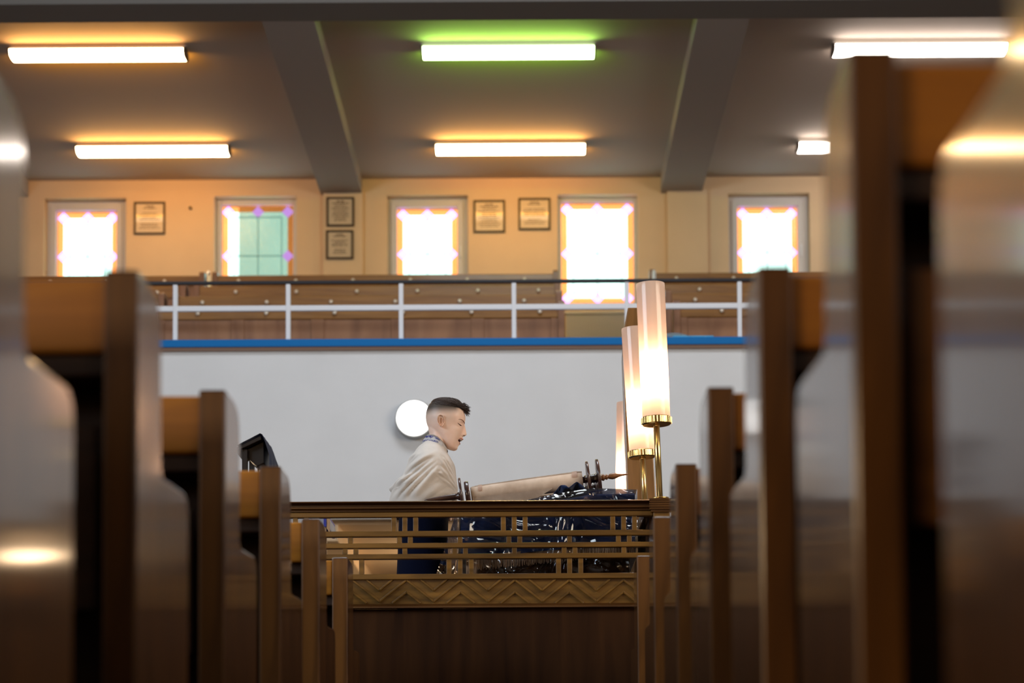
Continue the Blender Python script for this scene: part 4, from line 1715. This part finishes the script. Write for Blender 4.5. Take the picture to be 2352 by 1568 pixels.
for far in (False, True):
    bm = NB()
    tube(bm, [on_head(x, y, .0004, far) for x, y in ((1052.5, 969.2), (1056, 967.8), (1060, 968.2), (1064, 970.4), (1066.2, 972.4))], [.0005, .0013, .0017, .0019, .0012], 8)
    obj('eyebrow', bm, 'brow_hair', boy, smooth=True)
    bm = NB()
    tube(bm, [on_head(x, y, .0002, far) for x, y in ((1050.6, 976.2), (1052.6, 978), (1055, 979.4), (1057.4, 980.4), (1059.4, 980.0))], [.0005, .0011, .0018, .0019, .0009], 8)
    tube(bm, [on_head(1057, 980.4, .0004, far), on_head(1058.6, 981.4, .0022, far)], [.0010, .0003], 6)
    tube(bm, [on_head(1055, 979.8, .0004, far), on_head(1056, 981.6, .0022, far)], [.0010, .0003], 6)
    obj('eyelash', bm, 'lash', boy, smooth=True)
bm = NB()
mp = [on_head(x, y, -.0022) for x, y in ((1053.0, 1010.6), (1055, 1008.6), (1058.5, 1007.8))]
mf = [on_head(x, y, -.0022, True) for x, y in ((1058.5, 1007.8), (1055, 1008.6), (1053.0, 1010.6))]
tip = W(1062.6, 1008.6)
tube(bm, mp + [Vector(tip)] + mf, [.0014, .0026, .0032, .0034, .0032, .0026, .0014], 10)
mp = [on_head(x, y, -.0018) for x, y in ((1053.2, 1014.6), (1054.2, 1017.0))]
mf = [on_head(x, y, -.0018, True) for x, y in ((1054.2, 1017.0), (1053.2, 1014.6))]
tube(bm, mp + [Vector(W(1055.0, 1019.0))] + mf, [.0012, .0036, .0044, .0036, .0012], 10)
obj('lips', bm, 'lip', boy, smooth=True)
bm = NB()
c_ = W(1053.2, 1011.8)
ball(bm, c_, 1, 20, (.0085, .0245, .0068))
obj('mouth_opening', bm, 'mouth_dark', boy, smooth=True)
bm = NB()
P = []
for k in range(9):
    t = -1 + 2 * k / 8
    x, y = W(1057.4 - 4 * t * t, 0)[0], .016 * t
    z0 = W(1056, 1010.0)[2]
    P.append([(x, YBoy + y, z0), (x, YBoy + y, z0 - .0034)])
grid_surface(bm, P)
bmesh.ops.solidify(bm, geom=bm.faces[:], thickness=0.0015)
obj('teeth', bm, 'tooth', boy)
# nostril
for far in (False, True):
    bm = NB()
    c_ = Vector(W(1065.4, 1000.4, (1 if far else -1) * .0085))
    ball(bm, c_, 1, 10, (.0042, .0024, .0016))
    obj('nostril', bm, 'mouth_dark', boy, smooth=True)

# hair: a cap of longer hair on top swept forward plus many tapered locks
bm = NB()
NTH = 72
levels = np.linspace(0, 1, 20)


def hair_low(th):
    """lowest pixel row of the longer top hair at angle th"""
    c_ = math.cos(th)
    s_ = abs(math.sin(th))
    if c_ > 0:
        return np.interp(c_, [0, .5, .8, .93, 1], [931, 936, 942, 944, 940])
    return np.interp(-c_, [0, .5, 1], [931, 928, 926])


P = []
for t in levels:
    row = []
    for k in range(NTH):
        th = 2 * PI * k / NTH
        py = 916.3 + (hair_low(th) - 916.3) * t
        c_ = math.cos(th)
        lift = (.0055 * (1 - t ** 3) + .0006) * (1 + .5 * max(0, c_))
        q = head_pt(py, th, lift)
        q = q + Vector((0, 0, (.0012 * (1 - t))))
        row.append(q)
    P.append(row)
V = grid_surface(bm, P, closed_u=True)
bm.faces.new(V[0][::-1])
rr = random.Random(21)


def lock(px, py, yoff, ln, dirx, dirz, r=.0012, curl=0.0):
    """a lock rooted near pixel (px,py) at lateral offset yoff (m)"""
    base = Vector((U(px, py, YBoy).x, YBoy + yoff, U(px, py, YBoy).z))
    d = Vector((dirx, rr.uniform(-.18, .18), dirz)).normalized()
    pts = []
    for k in range(5):
        t = k / 4
        pts.append(base + d * ln * t + Vector((0, 0, -curl * ln * t * t)))
    tube(bm, pts, [r, r * 1.1, r * .9, r * .55, r * .1], 5)


# swept top: locks grow out of the cap and lie forward along it
def cap_pt(t, th, e=0.0):
    py = 916.3 + (hair_low(th) - 916.3) * t
    lift = (.0055 * (1 - t ** 3) + .0006) * (1 + .5 * max(0, math.cos(th)))
    return head_pt(py, th, lift + e) + Vector((0, 0, .0012 * (1 - t)))


from mathutils import kdtree
cap_pts = [q for row in P for q in row]
for t in np.linspace(.02, .98, 60):
    cap_pts += [cap_pt(t, th) for th in np.linspace(-PI, PI, 120)]
kd = kdtree.KDTree(len(cap_pts))
for i, q in enumerate(cap_pts):
    kd.insert((q.x, q.y, 0), i)
kd.balance()
for i in range(2200):
    p0 = cap_pt(rr.random() ** .55 * 1.05, rr.uniform(-PI, PI), -.001)
    ln, dy = rr.uniform(.014, .028), rr.uniform(-.004, .004)
    up = rr.uniform(.0004, .0026)
    pts, slope = [p0], 0.0
    for q in (.25, .5, .75, 1):
        x, y = p0.x + ln * q, p0.y + dy * q
        co, ix, ds = kd.find((x, y, 0))
        if ds < .003:
            z = cap_pts[ix].z + up * math.sin(PI * (.15 + .7 * q))
            z = pts[-1].z * .35 + z * .65
        else:
            z = pts[-1].z + slope
        slope = max(-.004, z - pts[-1].z)
        pts.append(Vector((x, y, z)))
    r_ = rr.uniform(.0007, .0013)
    tube(bm, pts, [r_, r_ * 1.1, r_, r_ * .7, r_ * .12], 4)
# quiff at the forehead
for i in range(150):
    yo = rr.uniform(-.045, .045)
    px = rr.uniform(1056, 1069)
    py = rr.uniform(930, 944) - (1069 - px) * .2
    lock(px, py, yo, rr.uniform(.012, .022), 1, rr.uniform(-.75, .05), rr.uniform(.0009, .0015), rr.uniform(0, .35))
# loose strands over the brow
for (px, py, yo, ln, dz, cu) in ((1066, 946, -.03, .026, -1.6, .1), (1067, 948, -.02, .024, -1.3, .0), (1068, 945, -.01, .026, -1.1, .2), (1069, 940, -.015, .026, -.6, .1), (1068, 938, 0, .028, -.35, .0), (1070, 942, .01, .024, -.9, 0), (1069, 935, -.01, .026, -.2, -.1)):
    for q in range(4):
        lock(px + rr.uniform(-1, 1), py + rr.uniform(-1, 1), yo + rr.uniform(-.003, .003), ln * rr.uniform(.85, 1.05), 1, dz + rr.uniform(-.1, .1), .0011, cu)
# side of the top, combed back to front over the fade
for i in range(900):
    px = rr.uniform(984, 1056)
    lo = np.interp(px, [984, 1000, 1056], [931, 935, 942])
    py = rr.uniform(921, lo)
    th = th_for(px, py)
    q = head_pt(py, th, .0006)
    for far in (False, True):
        b0 = Vector((q.x, 2 * YBoy - q.y, q.z)) if far else q
        d = Vector((1, (1 if far else -1) * .04, rr.uniform(-.5, .0))).normalized()
        ln = rr.uniform(.007, .013)
        tube(bm, [b0, b0 + d * ln * .5 + Vector((0, 0, .0003)), b0 + d * ln], [.0005, .0007, .0001], 4)
obj('hair', bm, 'hair', boy, smooth=True)

# clothes: dark suit jacket and trousers under the shawl, shoes
def ring_loft(rows, seg=40, mi=0):
    bm = NB()
    P = []
    for (z, x0, x1, w) in rows:
        cxx, a = (x0 + x1) / 2, (x1 - x0) / 2
        P.append([(cxx + a * math.copysign(abs(math.cos(2 * PI * k / seg)) ** .85, math.cos(2 * PI * k / seg)), YBoy + w * math.copysign(abs(math.sin(2 * PI * k / seg)) ** .85, math.sin(2 * PI * k / seg)), z) for k in range(seg)])
    V = grid_surface(bm, P, closed_u=True)
    return bm


def zw(py): return U(975, py, YBoy).z


def xw(px): return U(px, 1250, YBoy).x


jk = [(zw(1385), xw(908), xw(1033), .165), (zw(1330), xw(911), xw(1031), .165), (zw(1250), xw(915), xw(1028), .16), (zw(1190), xw(917), xw(1030), .165), (zw(1130), xw(925), xw(1036), .18), (zw(1080), xw(945), xw(1030), .19), (zw(1060), xw(958), xw(1022), .16), (zw(1046), xw(972), xw(1018), .09)]
obj('jacket', ring_loft(jk), 'navy_suit', boy, smooth=True)
for s in (-1, 1):
    yc = YBoy + s * .085
    rows_ = []
    for (z, xc_, r) in ((zw(1360), pel[0] + .0, .098), (zpel - .12, pel[0] + .005, .09), ((zpel + ZPF) / 2, pel[0] + .012, .072), (ZPF + .2, pel[0] - .005, .065), (ZPF + .06, pel[0] - .002, .066)):
        rows_.append([(xc_ + r * math.cos(2 * PI * k / 28), yc + r * .95 * math.sin(2 * PI * k / 28), z) for k in range(28)])
    bm = NB()
    grid_surface(bm, rows_, closed_u=True)
    obj('trouser_leg', bm, 'navy_suit', boy, smooth=True)
    bm = NB()
    prism(bm, fillet([(pel[0] - .075, ZPF + .001), (pel[0] + .19, ZPF + .001), (pel[0] + .19, ZPF + .045), (pel[0] + .08, ZPF + .1), (pel[0] - .075, ZPF + .1)], [.01, .02, .03, .04, .03], 5), 'y', yc - .045, yc + .045)
    obj('shoe', bm, 'shoe_black', boy, bevel=0.012)

# prayer shawl: lofted along measured front and back outlines with diagonal folds
tal_b = smooth_interp({1012: 976, 1018: 973.5, 1030: 960, 1045: 950.5, 1060: 938.8, 1068: 937, 1085: 931, 1103: 923.5, 1110: 911, 1115: 903, 1120: 896, 1124: 894, 1128: 896, 1132: 899.5, 1148: 896, 1165: 893, 1181: 892})
tal_f = smooth_interp({1012: 1014, 1018: 1021, 1030: 1024.5, 1042: 1028.5, 1055: 1036.5, 1073: 1045.5, 1095: 1048, 1110: 1050, 1122: 1051.5, 1132: 1050, 1145: 1050, 1165: 1042, 1181: 1036})
tal_w = smooth_interp({1012: .062, 1018: .074, 1030: .105, 1045: .15, 1060: .185, 1080: .205, 1110: .222, 1150: .235, 1181: .24})


def fold(px, py):
    """outward displacement of the near side in metres"""
    def ridge(x0, y0, x1, y1, wid, amp, fade=1.0):
        dx, dy = x1 - x0, y1 - y0
        L_ = math.hypot(dx, dy)
        t = ((px - x0) * dx + (py - y0) * dy) / L_ / L_
        dd = ((px - x0) * dy - (py - y0) * dx) / L_
        env = 1 / (1 + math.exp(-(t - .05) * 14)) * (1 / (1 + math.exp((t - 1.05) * 14)))
        return amp * env * math.exp(-(dd / wid) ** 2) * (.35 + .65 * min(1, max(0, t)))
    h = 0
    h += ridge(1004, 1056, 903, 1116, 9, .042)
    h += ridge(1000, 1067, 915, 1128, 7, -.036)
    h += ridge(1004, 1072, 915, 1154, 8, .034)
    h += ridge(1008, 1084, 934, 1156, 8, -.032)
    h += ridge(1012, 1092, 960, 1156, 10, .024)
    h += ridge(985, 1040, 940, 1066, 7, .012)
    h += ridge(975, 1045, 950, 1075, 5, -.010)
    h += ridge(1020, 1050, 1056, 1112, 3.2, .014)
    h += ridge(1017, 1058, 1052, 1116, 3.6, -.016)
    h += ridge(1014, 1066, 1056, 1128, 4.2, .022)
    h += ridge(1014, 1086, 1050, 1130, 4.0, -.018)
    h += ridge(1010, 1110, 1056, 1136, 5, .018)
    h += ridge(1008, 1100, 1040, 1122, 4, -.012)
    h += ridge(1000, 1030, 1022, 1062, 6, .008)
    h += .004 * math.sin(px * .11 + py * .13) * min(1, max(0, (py - 1060) / 40))
    return h


P = []
NS = 160
for py in np.linspace(1013, 1181, 120):
    xb_, xf_, w_ = tal_b(py), tal_f(py), tal_w(py)
    row = []
    for k in range(NS):
        an = 2 * PI * k / NS
        ca, sa = math.cos(an), math.sin(an)
        px = (xb_ + xf_) / 2 + (xf_ - xb_) / 2 * math.copysign(abs(ca) ** .9, ca)
        yy = w_ * math.copysign(abs(sa) ** .9, sa)
        side = abs(sa) ** .8
        fl = fold(px, py) * side if sa < 0 else fold(px, py) * side * .6
        # pinch the wing of cloth behind the elbow
        pinch = 1 - .75 * math.exp(-((px - 896) / 16) ** 2) if 1104 < py < 1134 else 1
        p = U(px, py, YBoy)
        row.append((p.x, YBoy + (yy + math.copysign(fl, yy)) * pinch, p.z))
    P.append(row)
bm = NB()
grid_surface(bm, P, closed_u=True)
sh = obj('prayer_shawl', bm, 'tallit_wool', boy, smooth=True)

# embroidered neck band: around the neck, dropping towards the throat
def band_pt(u, v, e=0.0):
    """u 0 (nape) .. 1 (throat) on the near side, mirrored for negative u; v 0 bottom .. 1 top"""
    s_ = -1 if u >= 0 else 1
    a = abs(u)
    pxt = np.interp(a, [0, .12, .3, .5, .75, 1], [985.2, 988, 998, 1007, 1016, 1022.5])
    pyt = np.interp(a, [0, .12, .3, .5, .75, 1], [1000.0, 1000.8, 1003.5, 1009, 1019, 1030])
    pxb = np.interp(a, [0, .12, .3, .5, .75, 1], [972, 976, 989, 1003, 1016, 1025])
    pyb = np.interp(a, [0, .12, .3, .5, .75, 1], [1019.5, 1021, 1024, 1027, 1033, 1040])
    wt = np.interp(a, [0, .12, .3, .5, .75, 1], [0, .026, .048, .054, .046, .010])
    wb = np.interp(a, [0, .12, .3, .5, .75, 1], [0, .035, .072, .086, .08, .022])
    px, py, w_ = pxb + (pxt - pxb) * v, pyb + (pyt - pyb) * v, wb + (wt - wb) * v
    bul = .006 * math.sin(PI * v) + .004
    p = U(px, py, YBoy)
    o_ = Vector((p.x, YBoy + s_ * w_, p.z))
    cpt = U(1002, py, YBoy)
    d = Vector((o_.x - cpt.x, (o_.y - YBoy), .02)).normalized()
    return o_ + d * (bul + e)


bm = NB()
us = np.linspace(-1, 1, 81)
P = [[band_pt(u, v) for u in us] for v in np.linspace(-.15, 1, 16)]
grid_surface(bm, P)
bmesh.ops.solidify(bm, geom=bm.faces[:], thickness=-0.0025)
nb = obj('neck_band', bm, 'collar_cloth', sh, smooth=True, label='white neck band with blue lettering')
# beaded zigzag trim along the upper edge
bm = NB()
for i in range(84):
    u = -1 + 2 * i / 83
    v = .93 if i % 2 else .80
    u2 = -1 + 2 * (i + 1) / 83
    v2 = .80 if i % 2 else .93
    if u2 > 1: break
    tube(bm, [band_pt(u, v, .0022), band_pt(u2, v2, .0022)], .0011, 6)
obj('beaded_trim', bm, 'silver_thread', nb)


def letters(txt, u0, u1, v0, v1):
    cu = bpy.data.curves.new('tmp_text', 'FONT')
    cu.body = txt
    cu.size = 1
    cu.resolution_u = 3
    o = bpy.data.objects.new('tmp_text', cu)
    COL.objects.link(o)
    dg = bpy.context.evaluated_depsgraph_get()
    dg.update()
    me = bpy.data.meshes.new_from_object(o.evaluated_get(dg))
    bpy.data.objects.remove(o)
    b2 = NB()
    b2.from_mesh(me)
    bmesh.ops.triangulate(b2, faces=b2.faces[:])
    bmesh.ops.subdivide_edges(b2, edges=[e for e in b2.edges if e.calc_length() > .15], cuts=1)
    xs_ = [v.co.x for v in b2.verts]
    ys_ = [v.co.y for v in b2.verts]
    if not xs_: return b2
    x0, x1, y0, y1 = min(xs_), max(xs_), min(ys_), max(ys_)
    for v in b2.verts:
        s_, t_ = (v.co.x - x0) / (x1 - x0), (v.co.y - y0) / (y1 - y0)
        # seen from the near side, text runs left to right with growing u
        v.co = band_pt(u0 + (u1 - u0) * s_, v0 + (v1 - v0) * t_, .0022)
    bmesh.ops.solidify(b2, geom=b2.faces[:], thickness=0.0008)
    return b2


def rtl(s): return s[::-1]


bm = letters(rtl('אשר קדשנו'), .05, .62, .44, .74)
o = obj('lettering', bm, 'blue_thread', nb)
bm = letters(rtl('להתעטף בציצית'), .04, .58, .04, .33)
o = obj('lettering', bm, 'blue_thread', nb)

# ================================================================== LIGHT
w = bpy.data.worlds.new('world')
SC.world = w
w.use_nodes = True
bgn = w.node_tree.nodes['Background']
bgn.inputs[0].default_value = (.93, .97, 1, 1)
bgn.inputs[1].default_value = 8.0


def area(name, loc, target, sx, sy, e, col):
    ld = bpy.data.lights.new(name, 'AREA')
    ld.shape = 'RECTANGLE'
    ld.size, ld.size_y = sx, sy
    ld.energy = e
    ld.color = col
    o = bpy.data.objects.new(name, ld)
    COL.objects.link(o)
    o.location = loc
    o.rotation_euler = (Vector(target) - Vector(loc)).to_track_quat('-Z', 'Y').to_euler()
    return o


def point(name, loc, e, col, r=.1):
    ld = bpy.data.lights.new(name, 'POINT')
    ld.energy = e
    ld.color = col
    ld.shadow_soft_size = r
    o = bpy.data.objects.new(name, ld)
    COL.objects.link(o)
    o.location = loc
    return o


# unseen area lights stand in for daylight from both sides of the hall
area('daylight_right', (6.4, 5.5, 3.5), (0, 11.0, 2.3), 7, 1.2, 420, (1, .86, .70))
area('daylight_left', (-6.4, 5.5, 3.5), (0, 11.0, 2.3), 7, 1.2, 430, (.74, .87, 1))
# unseen overhead light, added to brighten the platform and gallery front
area('overhead_fill', (0, 8.6, 6.9), (0, 9.6, 0), 2.6, 1.8, 200, (.88, .94, 1))
# unseen cool and warm lights added at the rear for pew backs and boy
for sx, e in ((-1, 150), (1, 34)):
    area('rear_fill', (sx * 4.4, -2.8, 2.7), (sx * .5, 8, 2.0), 3.6, 1.0, 26, (.86, .93, 1))
    area('rear_warm_fill', (sx * 3.6, -2.8, 1.6), (0, 6.5, 1.2), 2.6, .5, e, (1, .68, .36))
# lamps under the gallery
point('under_gallery_lamp', (-2.5, 13.9, 1.95), 9, (1, .72, .45), .06)
area('under_gallery_lamp', (1.75, 13.95, 1.93), (1.5, 8, 1.2), 2.3, .10, 16, (1, .68, .40))
point('under_gallery_lamp', (-3.1, 14.6, 1.55), 46, (1, .72, .45), .1)
point('under_gallery_lamp', (3.1, 14.6, 1.55), 30, (1, .72, .45), .1)
point('under_gallery_lamp', (-.2, 14.6, 1.55), 40, (1, .72, .45), .1)

SC.view_settings.view_transform = 'Standard'
SC.view_settings.look = 'None'
SC.view_settings.exposure = 0
SC.view_settings.gamma = 1
SC.view_settings.use_curve_mapping = False
SC.cycles.use_denoising = True
SC.cycles.max_bounces = 8
SC.cycles.transparent_max_bounces = 12
SC.cycles.sample_clamp_indirect = 4
SC.cycles.caustics_reflective = False
SC.cycles.caustics_refractive = False
